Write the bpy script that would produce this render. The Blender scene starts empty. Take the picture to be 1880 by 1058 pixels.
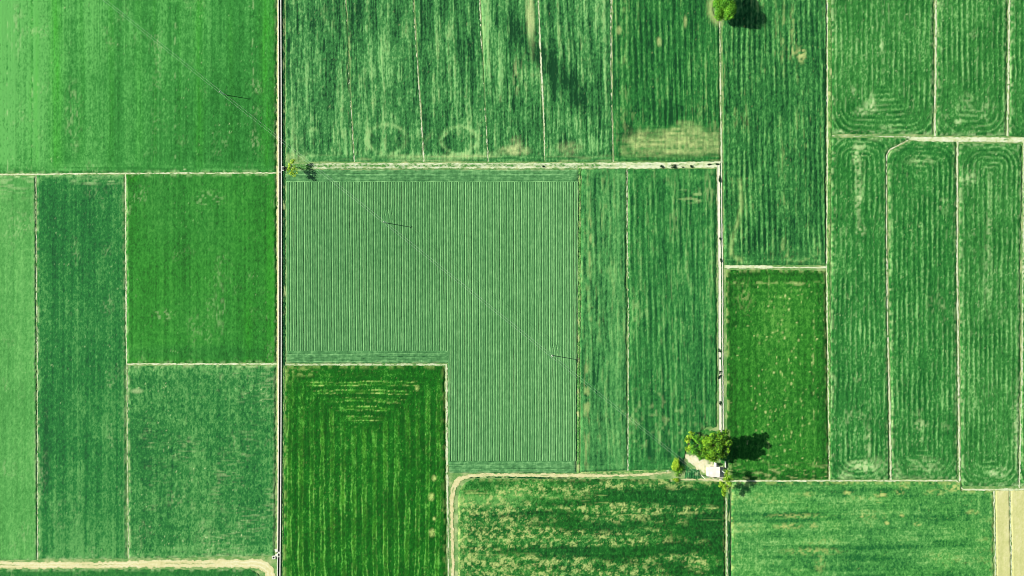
import bpy, math, random
import numpy as np
from mathutils import Vector

# ------------------------------------------------------------------ camera, sky, sun, exposure
S = 0.25                      # metres per photo pixel on the ground
CX, CY = 940.0, 529.0         # photo centre
H = 480.0                     # drone height
scene = bpy.context.scene
COL = scene.collection

cam = bpy.data.cameras.new('Camera')
camo = bpy.data.objects.new('Camera', cam)
COL.objects.link(camo)
camo.location = (0, 0, H)
camo.rotation_euler = (0, 0, 0)
cam.sensor_width = 36
cam.lens = 36 * H / (1880 * S)
cam.clip_start = 1
cam.clip_end = 12000
scene.camera = camo

SUN_EL = math.radians(35.0)
SUN_DIR = Vector((-52, 9, 0)).normalized() * math.cos(SUN_EL) + Vector((0, 0, math.sin(SUN_EL)))
world = bpy.data.worlds.new('World')
scene.world = world
world.use_nodes = True
wn = world.node_tree.nodes
sky = wn.new('ShaderNodeTexSky')
sky.sky_type = 'NISHITA'
sky.sun_disc = False
sky.sun_elevation = SUN_EL
sky.sun_rotation = math.atan2(SUN_DIR.x, SUN_DIR.y)
wn['Background'].inputs[1].default_value = 0.055
world.node_tree.links.new(sky.outputs[0], wn['Background'].inputs[0])

sun = bpy.data.lights.new('Sun', 'SUN')
sun.energy = 4.2
sun.angle = math.radians(0.5)
sun.color = (1.0, 0.96, 0.86)
suno = bpy.data.objects.new('Sun', sun)
COL.objects.link(suno)
suno.location = SUN_DIR * 800
suno.rotation_euler = SUN_DIR.to_track_quat('Z', 'Y').to_euler()

scene.view_settings.view_transform = 'Standard'
scene.view_settings.look = 'None'
scene.view_settings.gamma = 1
scene.view_settings.exposure = 1.3
scene.cycles.pixel_filter_type = 'BLACKMAN_HARRIS'
scene.cycles.filter_width = 0.95
KLIT = 2.15                   # lit level of a flat white ground at this exposure

rng = np.random.default_rng(7)
random.seed(7)

# ------------------------------------------------------------------ helpers
def W(px, py, z=0.0):
    k = (H - z) / H           # where a point of height z must stand to be seen at that place
    return Vector(((px - CX) * S * k, (CY - py) * S * k, z))

def G(px, py, z=0.0):
    return Vector(((px - CX) * S, (CY - py) * S, z))

def lin(c):
    c = c / 255.0
    return c / 12.92 if c <= 0.04045 else ((c + 0.055) / 1.055) ** 2.4

def alb(r, g, b):
    return (lin(r) / KLIT, lin(g) / KLIT, lin(b) / KLIT, 1)

def _h(ix, iy, seed):
    with np.errstate(over='ignore'):
        n = (ix.astype(np.int64) * 374761393 + iy.astype(np.int64) * 668265263 + seed * 974634777) & 0xffffffff
        n = ((n ^ (n >> 13)) * 1274126177) & 0xffffffff
        n = n ^ (n >> 16)
    return (n & 0xffffff) / float(0xffffff)

def vn(x, y, sx, sy, seed):
    """smooth value noise, -1..1, cell sizes sx, sy"""
    a = x / sx + 1000.37; b = y / sy + 1000.71
    ix = np.floor(a).astype(np.int64); iy = np.floor(b).astype(np.int64)
    fx = a - ix; fy = b - iy
    fx = fx * fx * (3 - 2 * fx); fy = fy * fy * (3 - 2 * fy)
    v = (_h(ix, iy, seed) * (1 - fx) + _h(ix + 1, iy, seed) * fx) * (1 - fy) + \
        (_h(ix, iy + 1, seed) * (1 - fx) + _h(ix + 1, iy + 1, seed) * fx) * fy
    return v * 2 - 1

def fbm(x, y, sx, sy, seed, n=3):
    t = 0; a = 1.0; s = 0
    for i in range(n):
        t = t + a * vn(x, y, sx / 2 ** i, sy / 2 ** i, seed + 17 * i); s += a; a *= 0.55
    return t / s * 1.35

def ss(a, b, x):
    t = np.clip((x - a) / (b - a), 0, 1)
    return t * t * (3 - 2 * t)

def seg(x, y, pts):
    """distance in px to a polyline"""
    d = np.full(np.shape(x), 1e9)
    for (ax, ay), (bx, by) in zip(pts[:-1], pts[1:]):
        vx, vy = bx - ax, by - ay
        t = np.clip(((x - ax) * vx + (y - ay) * vy) / (vx * vx + vy * vy), 0, 1)
        d = np.minimum(d, np.hypot(x - ax - t * vx, y - ay - t * vy))
    return d

def tag(o, label=None, cat=None, group=None, kind=None):
    if label: o['label'] = label
    if cat: o['category'] = cat
    if group: o['group'] = group
    if kind: o['kind'] = kind
    return o

def empty(name, loc):
    o = bpy.data.objects.new(name, None)
    COL.objects.link(o); o.location = loc
    o.empty_display_size = 0.5
    return o

def link(name, me, mat, parent=None):
    o = bpy.data.objects.new(name, me)
    COL.objects.link(o)
    if mat: me.materials.append(mat)
    if parent:
        o.parent = parent
    return o

# ---- shape collector (world coordinates; org = origin of the thing)
class MB:
    def __init__(s): s.v = []; s.f = []
    def box(s, cx, cy, z0, z1, sx, sy, rot=0.0, bev=0.0):
        c, q = math.cos(rot), math.sin(rot)
        b = len(s.v)
        lv = [(z0, 0), (z1 - bev, 0), (z1, bev)] if bev else [(z0, 0), (z1, 0)]
        for z, i in lv:
            for ax, ay in ((-1, -1), (1, -1), (1, 1), (-1, 1)):
                lx, ly = ax * (sx / 2 - i), ay * (sy / 2 - i)
                s.v.append((cx + lx * c - ly * q, cy + lx * q + ly * c, z))
        s.f.append((b + 3, b + 2, b + 1, b))
        n = len(lv)
        for k in range(n - 1):
            for i in range(4):
                j = (i + 1) % 4
                s.f.append((b + 4 * k + i, b + 4 * k + j, b + 4 * k + 4 + j, b + 4 * k + 4 + i))
        t = b + 4 * (n - 1)
        s.f.append((t, t + 1, t + 2, t + 3))
        return s
    def tube(s, pts, rads, n=8):
        b0 = len(s.v)
        m = len(pts)
        for i, (p, r) in enumerate(zip(pts, rads)):
            p = Vector(p)
            d = (Vector(pts[min(i + 1, m - 1)]) - Vector(pts[max(i - 1, 0)])).normalized()
            a = d.cross(Vector((0, 0, 1)))
            if a.length < 1e-3: a = Vector((1, 0, 0))
            a.normalize(); c = d.cross(a)
            for k in range(n):
                t = 2 * math.pi * k / n
                s.v.append(tuple(p + a * (r * math.cos(t)) + c * (r * math.sin(t))))
        for i in range(m - 1):
            for k in range(n):
                k2 = (k + 1) % n
                s.f.append((b0 + i * n + k, b0 + i * n + k2, b0 + (i + 1) * n + k2, b0 + (i + 1) * n + k))
        s.f.append(tuple(b0 + k for k in range(n - 1, -1, -1)))
        s.f.append(tuple(b0 + (m - 1) * n + k for k in range(n)))
        return s
    def build(s, name, mat, parent=None, smooth=False, org=None):
        o_ = parent.location if parent else (org if org is not None else Vector((0, 0, 0)))
        p = parent
        while p is not None and p.parent is not None:
            p = p.parent; o_ = o_ + p.location
        me = bpy.data.meshes.new(name)
        me.from_pydata([(v[0] - o_[0], v[1] - o_[1], v[2] - o_[2]) for v in s.v], [], s.f)
        me.update()
        if smooth:
            me.polygons.foreach_set('use_smooth', [True] * len(me.polygons))
        o = link(name, me, mat, parent)
        if parent is None: o.location = o_
        return o

# ------------------------------------------------------------------ materials
def new_mat(name):
    m = bpy.data.materials.new(name); m.use_nodes = True
    nt = m.node_tree
    b = nt.nodes['Principled BSDF']
    b.inputs['Roughness'].default_value = 0.9
    b.inputs['Specular IOR Level'].default_value = 0.15
    return m, nt, b

def N(nt, t, **kw):
    n = nt.nodes.new(t)
    for k, v in kw.items(): setattr(n, k, v)
    return n

def math_n(nt, op, a, b=None):
    n = N(nt, 'ShaderNodeMath', operation=op)
    for i, v in enumerate((a, b)):
        if v is None: continue
        if isinstance(v, (int, float)): n.inputs[i].default_value = v
        else: nt.links.new(v, n.inputs[i])
    return n.outputs[0]

def mix_n(nt, fac, a, b):
    n = N(nt, 'ShaderNodeMix', data_type='RGBA')
    for sock, v in ((n.inputs[0], fac), (n.inputs[6], a), (n.inputs[7], b)):
        if isinstance(v, (tuple, float)): sock.default_value = v
        else: nt.links.new(v, sock)
    return n.outputs[2]

def noise_n(nt, scale, vec=(1, 1, 1), detail=3.0, off=0.0, rough=0.5):
    tc = N(nt, 'ShaderNodeTexCoord')
    mp = N(nt, 'ShaderNodeMapping')
    mp.inputs['Scale'].default_value = vec
    mp.inputs['Location'].default_value = (off, off * 0.7, 0)
    nt.links.new(tc.outputs['Object'], mp.inputs[0])
    n = N(nt, 'ShaderNodeTexNoise')
    n.inputs['Scale'].default_value = scale
    n.inputs['Detail'].default_value = detail
    n.inputs['Roughness'].default_value = rough
    nt.links.new(mp.outputs[0], n.inputs['Vector'])
    return n.outputs[0]

def crop_mat(name, dark, mid, light, dry=(196, 232, 158), lime=(50, 150, 20), fine=0.45, vec=(1, 0.6, 1)):
    """plants: colour by three surface attributes (tone, dry, lime) and fine leaf noise"""
    m, nt, b = new_mat(name)
    def attr(a):
        n = N(nt, 'ShaderNodeAttribute'); n.attribute_name = a; return n.outputs['Fac']
    n1 = noise_n(nt, 1.25, vec, 5.0, 0.0, 0.68)
    n0 = noise_n(nt, 0.42, (1, 0.8, 1), 4.0, 53.0, 0.62)
    t = math_n(nt, 'ADD', attr('tone'), math_n(nt, 'MULTIPLY', math_n(nt, 'SUBTRACT', n1, 0.5), fine * 4.2))
    t = math_n(nt, 'ADD', t, math_n(nt, 'MULTIPLY', math_n(nt, 'SUBTRACT', n0, 0.5), fine * 2.2))
    g = lambda c: (c[0], c[1], c[2] * 0.89) if c[1] > c[0] * 1.08 else c
    dark, mid, light, lime = g(dark), g(mid), g(light), g(lime)
    cr = N(nt, 'ShaderNodeValToRGB')
    e = cr.color_ramp.elements
    e[0].position = 0.0; e[0].color = alb(*dark)
    e[1].position = 1.0; e[1].color = alb(*light)
    k = e.new(0.5); k.color = alb(*mid)
    nt.links.new(t, cr.inputs[0])
    n2 = noise_n(nt, 1.7, (1, 1, 1), 2.0, 31.0)
    d = math_n(nt, 'MULTIPLY', attr('dry'), math_n(nt, 'ADD', 0.45, math_n(nt, 'MULTIPLY', n2, 1.1)))
    d = math_n(nt, 'MINIMUM', d, 1.0)
    lm = mix_n(nt, t, alb(*[q * 0.74 for q in lime]), alb(*[min(255, q * 1.3 + 8) for q in lime]))
    c = mix_n(nt, attr('lime'), cr.outputs[0], lm)
    n3 = noise_n(nt, 3.1, (1, 1, 1), 2.0, 77.0)
    dr = mix_n(nt, n3, alb(*[q * 0.86 for q in dry]), alb(*[min(255, q * 1.12) for q in dry]))
    c = mix_n(nt, d, c, dr)
    nt.links.new(c, b.inputs['Base Color'])
    return m

def plain_mat(name, c1, c2, scale=3.0, rough=0.85, vec=(1, 1, 1), detail=4.0):
    m, nt, b = new_mat(name)
    n = noise_n(nt, scale, vec, detail)
    cr = N(nt, 'ShaderNodeValToRGB')
    cr.color_ramp.elements[0].position = 0.35; cr.color_ramp.elements[0].color = c1
    cr.color_ramp.elements[1].position = 0.65; cr.color_ramp.elements[1].color = c2
    nt.links.new(n, cr.inputs[0])
    nt.links.new(cr.outputs[0], b.inputs['Base Color'])
    b.inputs['Roughness'].default_value = rough
    return m

def leaf_mat(name, dark, mid, light):
    m, nt, b = new_mat(name)
    a = N(nt, 'ShaderNodeAttribute'); a.attribute_name = 'shade'
    cr = N(nt, 'ShaderNodeValToRGB')
    e = cr.color_ramp.elements
    e[0].color = (*dark, 1); e[1].color = (*light, 1); k = e.new(0.5); k.color = (*mid, 1)
    nt.links.new(a.outputs['Fac'], cr.inputs[0])
    nt.links.new(cr.outputs[0], b.inputs['Base Color'])
    b.inputs['Roughness'].default_value = 0.6
    tr = N(nt, 'ShaderNodeBsdfTranslucent')
    nt.links.new(cr.outputs[0], tr.inputs[0])
    mx = N(nt, 'ShaderNodeMixShader'); mx.inputs[0].default_value = 0.3
    nt.links.new(b.outputs[0], mx.inputs[1]); nt.links.new(tr.outputs[0], mx.inputs[2])
    nt.links.new(mx.outputs[0], nt.nodes['Material Output'].inputs['Surface'])
    return m

CONCRETE = plain_mat('concrete', (0.38, 0.40, 0.33, 1), (0.50, 0.51, 0.43, 1), 1.2)
WHITEWASH = plain_mat('whitewash', (0.52, 0.51, 0.45, 1), (0.62, 0.60, 0.53, 1), 0.9)
ROOFM = plain_mat('roof_render', (0.47, 0.45, 0.40, 1), (0.58, 0.55, 0.49, 1), 0.5)
DARKM = plain_mat('dark_opening', (0.008, 0.012, 0.008, 1), (0.015, 0.02, 0.014, 1), 2)
WOOD = plain_mat('weathered_wood', (0.30, 0.29, 0.22, 1), (0.42, 0.40, 0.32, 1), 3)
PALEPOLE = plain_mat('pale_pole', (0.42, 0.45, 0.38, 1), (0.55, 0.57, 0.48, 1), 3)
BARK = plain_mat('bark', (0.05, 0.04, 0.025, 1), (0.11, 0.09, 0.06, 1), 4)
METAL = plain_mat('cable_metal', (0.35, 0.38, 0.34, 1), (0.45, 0.48, 0.44, 1), 2, 0.5)
DOORM = plain_mat('door_paint', (0.05, 0.09, 0.06, 1), (0.07, 0.12, 0.08, 1), 3)
wm, nt, b = new_mat('canal_water')
b.inputs['Base Color'].default_value = (0.002, 0.006, 0.003, 1)
b.inputs['Roughness'].default_value = 0.3
b.inputs['Specular IOR Level'].default_value = 0.15
WATERM = wm

# ------------------------------------------------------------------ ground
gm, nt, b = new_mat('ground_grass')
n1 = noise_n(nt, 0.25, (1, 1, 1), 6)
n2 = noise_n(nt, 1.6, (1, 1, 1), 4, 11)
c = mix_n(nt, n2, alb(45, 130, 55), alb(150, 195, 110))
cr = N(nt, 'ShaderNodeValToRGB')
cr.color_ramp.elements[0].position = 0.45; cr.color_ramp.elements[1].position = 0.75
nt.links.new(n1, cr.inputs[0])
c = mix_n(nt, cr.outputs[0], c, alb(205, 215, 150))
nt.links.new(c, b.inputs['Base Color'])
me = bpy.data.meshes.new('ground')
R_ = 4000
me.from_pydata([(-R_, -R_, 0), (R_, -R_, 0), (R_, R_, 0), (-R_, R_, 0)], [], [(0, 1, 2, 3)])
tag(link('ground', me, gm), 'grassy green ground showing in the gaps between the fields', 'ground', kind='structure')

# ------------------------------------------------------------------ fields: canopy meshes
class F_: pass

def grid_mesh(name, X, Y, Z, attrs, keep=None):
    nv, nu = X.shape
    co = np.stack([X, Y, Z], -1).reshape(-1, 3).astype(np.float32)
    idx = np.arange(nu * nv).reshape(nv, nu)
    q = np.stack([idx[1:, :-1], idx[1:, 1:], idx[:-1, 1:], idx[:-1, :-1]], -1).reshape(-1, 4)
    if keep is not None:
        k = keep.reshape(-1)[q].any(1)
        q = q[k]
        used = np.zeros(len(co), bool); used[q.reshape(-1)] = True
        remap = np.cumsum(used) - 1
        co = co[used]; q = remap[q]
        attrs = {a: v.reshape(-1)[used] for a, v in attrs.items()}
    me = bpy.data.meshes.new(name)
    me.vertices.add(len(co)); me.vertices.foreach_set('co', co.reshape(-1))
    me.loops.add(len(q) * 4); me.loops.foreach_set('vertex_index', q.reshape(-1).astype(np.int32))
    me.polygons.add(len(q))
    me.polygons.foreach_set('loop_start', np.arange(0, len(q) * 4, 4, dtype=np.int32))
    me.polygons.foreach_set('loop_total', np.full(len(q), 4, np.int32))
    me.update(calc_edges=True)
    me.polygons.foreach_set('use_smooth', np.ones(len(q), bool))
    for a, v in attrs.items():
        at = me.attributes.new(a, 'FLOAT', 'POINT')
        at.data.foreach_set('value', v.reshape(-1).astype(np.float32))
    return me

NF = [0]
def field_arrays(quad, dx, dy, fn, seed, h0, ramp=0.8, mask=None, wob=1.0, dfn=None):
    q = np.array(quad, float)
    wid = (np.hypot(*(q[1] - q[0])) + np.hypot(*(q[2] - q[3]))) / 2 * S
    hei = (np.hypot(*(q[3] - q[0])) + np.hypot(*(q[2] - q[1]))) / 2 * S
    nu = max(3, int(wid / dx) + 1); nv = max(3, int(hei / dy) + 1)
    u, v = np.meshgrid(np.linspace(0, 1, nu), np.linspace(0, 1, nv))
    x = (1 - v) * ((1 - u) * q[0, 0] + u * q[1, 0]) + v * ((1 - u) * q[3, 0] + u * q[2, 0])
    y = (1 - v) * ((1 - u) * q[0, 1] + u * q[1, 1]) + v * ((1 - u) * q[3, 1] + u * q[2, 1])
    # edges of a field are never ruler straight
    x = x + wob * (1.1 * vn(x, y, 400, 55, seed + 901) + 0.8 * vn(x, y, 400, 9, seed + 902)) * (1 - np.minimum(1, np.minimum(u, 1 - u) * wid / 6)) 
    y = y + wob * (1.0 * vn(x, y, 60, 400, seed + 903) + 0.7 * vn(x, y, 9, 400, seed + 904)) * (1 - np.minimum(1, np.minimum(v, 1 - v) * hei / 6))
    p = F_(); p.x, p.y, p.u, p.v = x, y, u, v
    p.dl, p.dr, p.dt, p.db = u * wid, (1 - u) * wid, v * hei, (1 - v) * hei
    d = np.minimum(np.minimum(p.dl, p.dr), np.minimum(p.dt, p.db))
    if dfn is not None: d = dfn(p) * S
    keep = None
    if mask is not None:
        md = mask(p) * S
        d = np.minimum(d, md); keep = md > -0.3
    p.d = d; p.seed = seed
    h, tone, dry, lime = fn(p)
    dj = d + 0.35 * vn(x, y, 3, 3, seed + 77)
    e = np.clip(dj / ramp, 0, 1); e = e * e * (3 - 2 * e)
    z = 0.02 + np.maximum(0, h0 + h) * e
    z = np.where(d < 0, -0.25, z)
    return x, y, z, {'tone': tone, 'dry': np.clip(dry, 0, 1), 'lime': np.clip(lime, 0, 1)}, keep

def field(label, quad, mat, fn, dx=0.36, dy=0.6, h0=0.4, ramp=0.8, mask=None, name='crop_field', cat='field', wob=1.0, group=None):
    NF[0] += 1
    seed = NF[0] * 131
    x, y, z, at, keep = field_arrays(quad, dx, dy, fn, seed, h0, ramp, mask, wob)
    ox = float(np.mean(x)); oy = float(np.mean(y))
    me = grid_mesh(name, (x - ox) * S, (oy - y) * S, z, at, keep)
    o = link(name, me, mat)
    o.location = G(ox, oy)
    return tag(o, label, cat, kind='structure', group=group)

def cosr(q, per, sharp=1.0):
    return np.cos(2 * np.pi * q / per)

def speck(p, sc, thr, seed, sx=2.2, sy=2.2):
    n = vn(p.x, p.y, sx, sy, p.seed + seed)
    return np.clip((n - thr) / 0.15, 0, 1) * sc

def rbox(p, x0, x1, y0, y1, r):
    """inside distance (px) to a rounded rectangle"""
    cx, cy = (x0 + x1) / 2, (y0 + y1) / 2
    qx = np.abs(p.x - cx) - (x1 - x0) / 2 + r
    qy = np.abs(p.y - cy) - (y1 - y0) / 2 + r
    return -(np.hypot(np.maximum(qx, 0), np.maximum(qy, 0)) + np.minimum(np.maximum(qx, qy), 0) - r)

def ell(x, y, cx, cy, rx, ry):
    return np.hypot((x - cx) / rx, (y - cy) / ry)

def blob(x, y, cx, cy, rx, ry, s=0.5):
    return 1 - ss(1 - s, 1 + s, ell(x, y, cx, cy, rx, ry))

def ring(x, y, cx, cy, rx, ry, w):
    return np.exp(-((ell(x, y, cx, cy, rx, ry) - 1) * min(rx, ry) / w) ** 2)

ZERO = lambda p: np.zeros_like(p.x)

# --- smooth cereal fields west of the canal
def smooth_fn(a_streak=0.16, a_blotch=0.16, a_fine=0.16, bump=0.035, spk=0.5, thr=0.86, extra=None):
    def fn(p):
        x, y, s = p.x, p.y, p.seed
        st = vn(x, y, 2.4, 160, s) * 0.75 + vn(x, y, 7, 400, s + 1) * 0.6 + vn(x, y, 26, 700, s + 2) * 0.6
        bl = fbm(x, y, 60, 90, s + 3, 4)
        fi = vn(x, y, 1.6, 2.6, s + 4)
        tone = 0.5 + a_streak * st + a_blotch * bl + a_fine * fi
        h = bump * (fi + 0.5 * vn(x, y, 3.2, 6, s + 5)) + 0.03 * st
        clus = ss(-0.1, 0.7, fbm(x, y, 45, 70, s + 8, 3))
        dry = speck(p, spk, thr, 6, 2.2, 2.8) * (0.25 + clus) + 0.26 * ss(0.3, 0.95, fbm(x, y, 30, 50, s + 9, 3)) * ss(0.0, 0.6, vn(x, y, 2.2, 3.6, s + 10))
        dry = dry + 0.45 * (1 - ss(0.0, 1.6, p.d)) * ss(-0.3, 0.5, vn(x, y, 6, 6, s + 11))
        lime = ZERO(p)
        if extra: h, tone, dry, lime = extra(p, h, tone, dry, lime)
        return h, tone, dry, lime
    return fn

# ---- field in the upper left
def ex1(p, h, t, d, l):
    x, y = p.x, p.y
    t = t + 0.50 * (1 - ss(0, 330, x)) ** 2 + 0.10 * (1 - ss(0, 200, y)) - 0.16 * ss(360, 510, x) - 0.05  # paler left and top: lens glow painted into the crop tone
    for c, w, a in ((104, 10, .7), (68, 4, .3), (150, 5, .2), (255, 6, .2), (285, 3, .3), (330, 3, .2), (366, 7, .65), (425, 4, .25), (490, 13, .75), (205, 5, .35), (58, 3, .25), (505, 4, .6)):
        l = l + a * np.exp(-((x - c + 2 * vn(x, y, 40, 90, 5)) / w) ** 2) * (0.62 + 0.38 * vn(x, y, 3, 40, 3))
    l = l * ss(0, 40, 318 - y + 8)
    for c in (322, 465, 15, 60):       # thin worn drill lines
        g = np.exp(-((x - c - 1.5 * vn(x, y, 30, 40, 9)) / 1.0) ** 2)
        n = vn(x, y, 4, 7, int(c))
        d = d + 0.5 * g * ss(0.15, 0.7, n); t = t - 0.5 * g * ss(0.1, 0.7, -n)
    d = d + 0.3 * blob(x, y, 32, 60, 12, 45) * ss(0, .6, vn(x, y, 4, 9, 8)) + 0.25 * blob(x, y, 135, 210, 14, 60) * ss(0, .6, vn(x, y, 3, 6, 18))
    e = 1 - ss(6, 26, 318 - y)
    t = t * (1 - e) + e * (0.52 + 0.3 * vn(x, y, 70, 2.4, 71) + 0.2 * (1 - ss(0, 260, x)))  # cross passes carry the same painted glow on the left
    return h, t, d, l

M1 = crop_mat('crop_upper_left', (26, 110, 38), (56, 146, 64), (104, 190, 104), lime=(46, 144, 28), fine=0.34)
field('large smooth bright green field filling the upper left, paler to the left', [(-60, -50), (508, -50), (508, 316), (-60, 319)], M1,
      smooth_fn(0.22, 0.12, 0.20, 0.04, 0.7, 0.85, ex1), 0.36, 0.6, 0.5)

def ex2(p, h, t, d, l):
    x, y = p.x, p.y
    t = t + 0.18 * np.exp(-((x - 62) / 4.5) ** 2) - 0.10 * ss(600, 420, y) * (1 - ss(300, 420, y))
    d = d + 0.35 * (1 - ss(10, 60, y - 322)) * ss(-.1, .5, vn(x, y, 12, 3, 4)) 
    return h, t, d, l
M2 = crop_mat('crop_pale_strip', (52, 136, 60), (88, 170, 90), (128, 204, 122), fine=0.30)
field('narrow pale green strip of crop along the left edge', [(-60, 323), (65, 323), (68, 1028), (-60, 1028)], M2,
      smooth_fn(0.14, 0.14, 0.2, 0.045, 0.4, 0.88, ex2), 0.36, 0.6, 0.36, ramp=0.4, wob=.35)

def ex3(p, h, t, d, l):
    x, y = p.x, p.y
    e = 1 - ss(4, 22, y - 322)
    t = t + e * (0.25 + 0.3 * vn(x, y, 40, 3, 4)) + 0.2 * ss(900, 1020, y)
    d = d + 0.5 * blob(x, y, 175, 334, 45, 5) * ss(-.2, .5, vn(x, y, 14, 2.5, 3))
    t = t - 0.12 * blob(x, y, 90, 620, 22, 300) + 0.2 * ss(.2, .8, fbm(x, y, 40, 60, 63, 3))
    return h, t, d, l
M3 = crop_mat('crop_dark_column', (14, 92, 46), (36, 128, 60), (98, 172, 100), fine=0.40)
field('tall dark green field between the pale left strip and the brighter square field', [(68, 322), (229, 321), (233, 1026), (70.5, 1026)], M3,
      smooth_fn(0.24, 0.16, 0.2, 0.05, 0.6, 0.85, ex3), 0.36, 0.6, 0.25, wob=.5)

def ex4(p, h, t, d, l):
    x, y = p.x, p.y
    l = 0.35 + 0.3 * fbm(x, y, 120, 160, 41, 2) + 0.4 * np.exp(-((x - 456) / 8) ** 2) * ss(500, 620, y) + 0.35 * blob(x, y, 505, 500, 16, 200) + 0.4 * (1 - ss(0, 14, 667 - y))
    l = l - 0.3 * blob(x, y, 350, 650, 110, 16) + 0.5 * blob(x, y, 240, 326, 14, 10)
    t = t - 0.15 * blob(x, y, 380, 650, 120, 14)
    d = d + 0.25 * blob(x, y, 405, 565, 10, 50) * ss(0, .7, vn(x, y, 3, 10, 7)) + 0.3 * blob(x, y, 385, 365, 26, 14) * ss(.1, .6, vn(x, y, 5, 3, 7)) + 0.35 * blob(x, y, 300, 578, 20, 10) * ss(.2, .6, vn(x, y, 4, 4, 8))
    return h, t, d, l
M4 = crop_mat('crop_saturated_square', (20, 98, 30), (48, 138, 54), (88, 168, 82), lime=(34, 126, 22), fine=0.36)
field('nearly square deep green field left of the canal, in the middle of the left half', [(232, 321), (507, 319.5), (508, 666), (233, 667)], M4,
      smooth_fn(0.21, 0.12, 0.2, 0.04, 0.6, 0.87, ex4), 0.36, 0.6, 0.5)

def ex5(p, h, t, d, l):
    x, y = p.x, p.y
    e = 1 - ss(8, 24, y - 671)
    t = t + e * (0.2 + 0.2 * vn(x, y, 30, 3, 4))
    d = d + 0.3 * ss(.1, .7, vn(x, y, 9, 2.2, 14)) * ss(0, .8, fbm(x, y, 60, 50, 15, 3)) + 0.5 * blob(x, y, 252, 718, 10, 4)
    e2 = ss(985, 1015, y)
    t = t + 0.22 * e2 * (1 + vn(x, y, 50, 3, 6)) + 0.10 * fbm(x, y, 30, 10, 66, 3)
    return h, t, d, l
M5 = crop_mat('crop_mottled_square', (10, 88, 44), (42, 130, 62), (110, 180, 108), dry=(205, 232, 160), fine=0.44)
field('mottled mid green field with pale flecks at the lower left beside the canal', [(235, 671.5), (507, 671), (505, 1020), (237, 1026)], M5,
      smooth_fn(0.12, 0.15, 0.24, 0.055, 0.75, 0.8, ex5), 0.36, 0.5, 0.4)

M6 = crop_mat('crop_bottom_strip', (14, 92, 40), (32, 120, 50), (70, 150, 75), fine=0.4)
def m6(p): return rbox(p, -200, 481, 1045, 1300, 26)
field('dark green corner of a field below the dirt road at the bottom left', [(-60, 1045), (481, 1045), (481, 1115), (-60, 1115)], M6,
      smooth_fn(0.06, 0.16, 0.22, 0.05, 0.4, 0.88), 0.4, 0.4, 0.4, mask=m6)

# --- coarse streaky fields north of the cross track
def streaky(per=0, amp=0.0, a1=0.31, a2=0.18, a3=0.22, bump=0.06, spk=0.5, extra=None, wave=2.0, dthr=0.3):
    def fn(p):
        x, y, s = p.x, p.y, p.seed
        xw = x + wave * vn(x, y, 60, 90, s + 40) - 0.02 * (y - 150)
        st = vn(xw, y, 2.0, 40, s) * 0.75 + vn(xw, y, 1.7, 14, s + 41) * 0.45 + vn(xw, y, 4.2, 110, s + 1) * 0.8 + vn(xw, y, 12, 240, s + 2) * 0.4
        r = amp * cosr(xw + 1.2 * vn(x, y, 9, 30, s + 12), per) * (0.7 + 0.5 * vn(x, y, 30, 60, s + 13)) if per else 0
        bl = fbm(x, y, 50, 70, s + 3, 4)
        fi = vn(x, y, 1.7, 3.2, s + 4)
        tone = 0.44 + a1 * st + a2 * bl + a3 * fi + r - 0.5 * ss(0.4, 0.9, vn(xw, y, 2.2, 36, s + 50)) * ss(-0.5, 0.5, vn(x, y, 30, 40, s + 51))
        h = bump * (0.8 * fi + 0.7 * vn(xw, y, 2.6, 9, s + 5)) + 0.08 * st + 0.10 * (r if per else 0)
        dry = 0.24 * ss(dthr, 1.1, st + 0.5 * bl) * ss(-.4, .6, vn(x, y, 3, 8, s + 7)) + speck(p, spk, 0.86, 6, 2.2, 3.0)
        hl = 1 - ss(8, 15, 297 - y)             # headland along the track: passes run across
        cr_ = 0.46 + 0.24 * vn(x, y, 60, 2.4, s + 21) + 0.16 * vn(x, y, 22, 3.4, s + 22) + 0.15 * fi
        if p.headland:
            tone = tone * (1 - hl) + cr_ * hl
            dry = dry * (1 - hl) + hl * 0.35 * ss(0.1, .8, vn(x, y, 34, 3.5, s + 23))
        lime = ZERO(p)
        if extra: h, tone, dry, lime = extra(p, h, tone, dry, lime)
        return h, tone, dry, lime
    def wrap(p):
        p.headland = True
        return fn(p)
    def wrap2(p):
        p.headland = False
        return fn(p)
    return wrap, wrap2

M7 = crop_mat('crop_streaky', (4, 72, 36), (62, 140, 76), (140, 206, 136), dry=(200, 222, 146), fine=0.30)
M7b = crop_mat('crop_streaky_dark', (4, 74, 34), (44, 128, 60), (120, 192, 114), dry=(196, 216, 136), fine=0.30)

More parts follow.
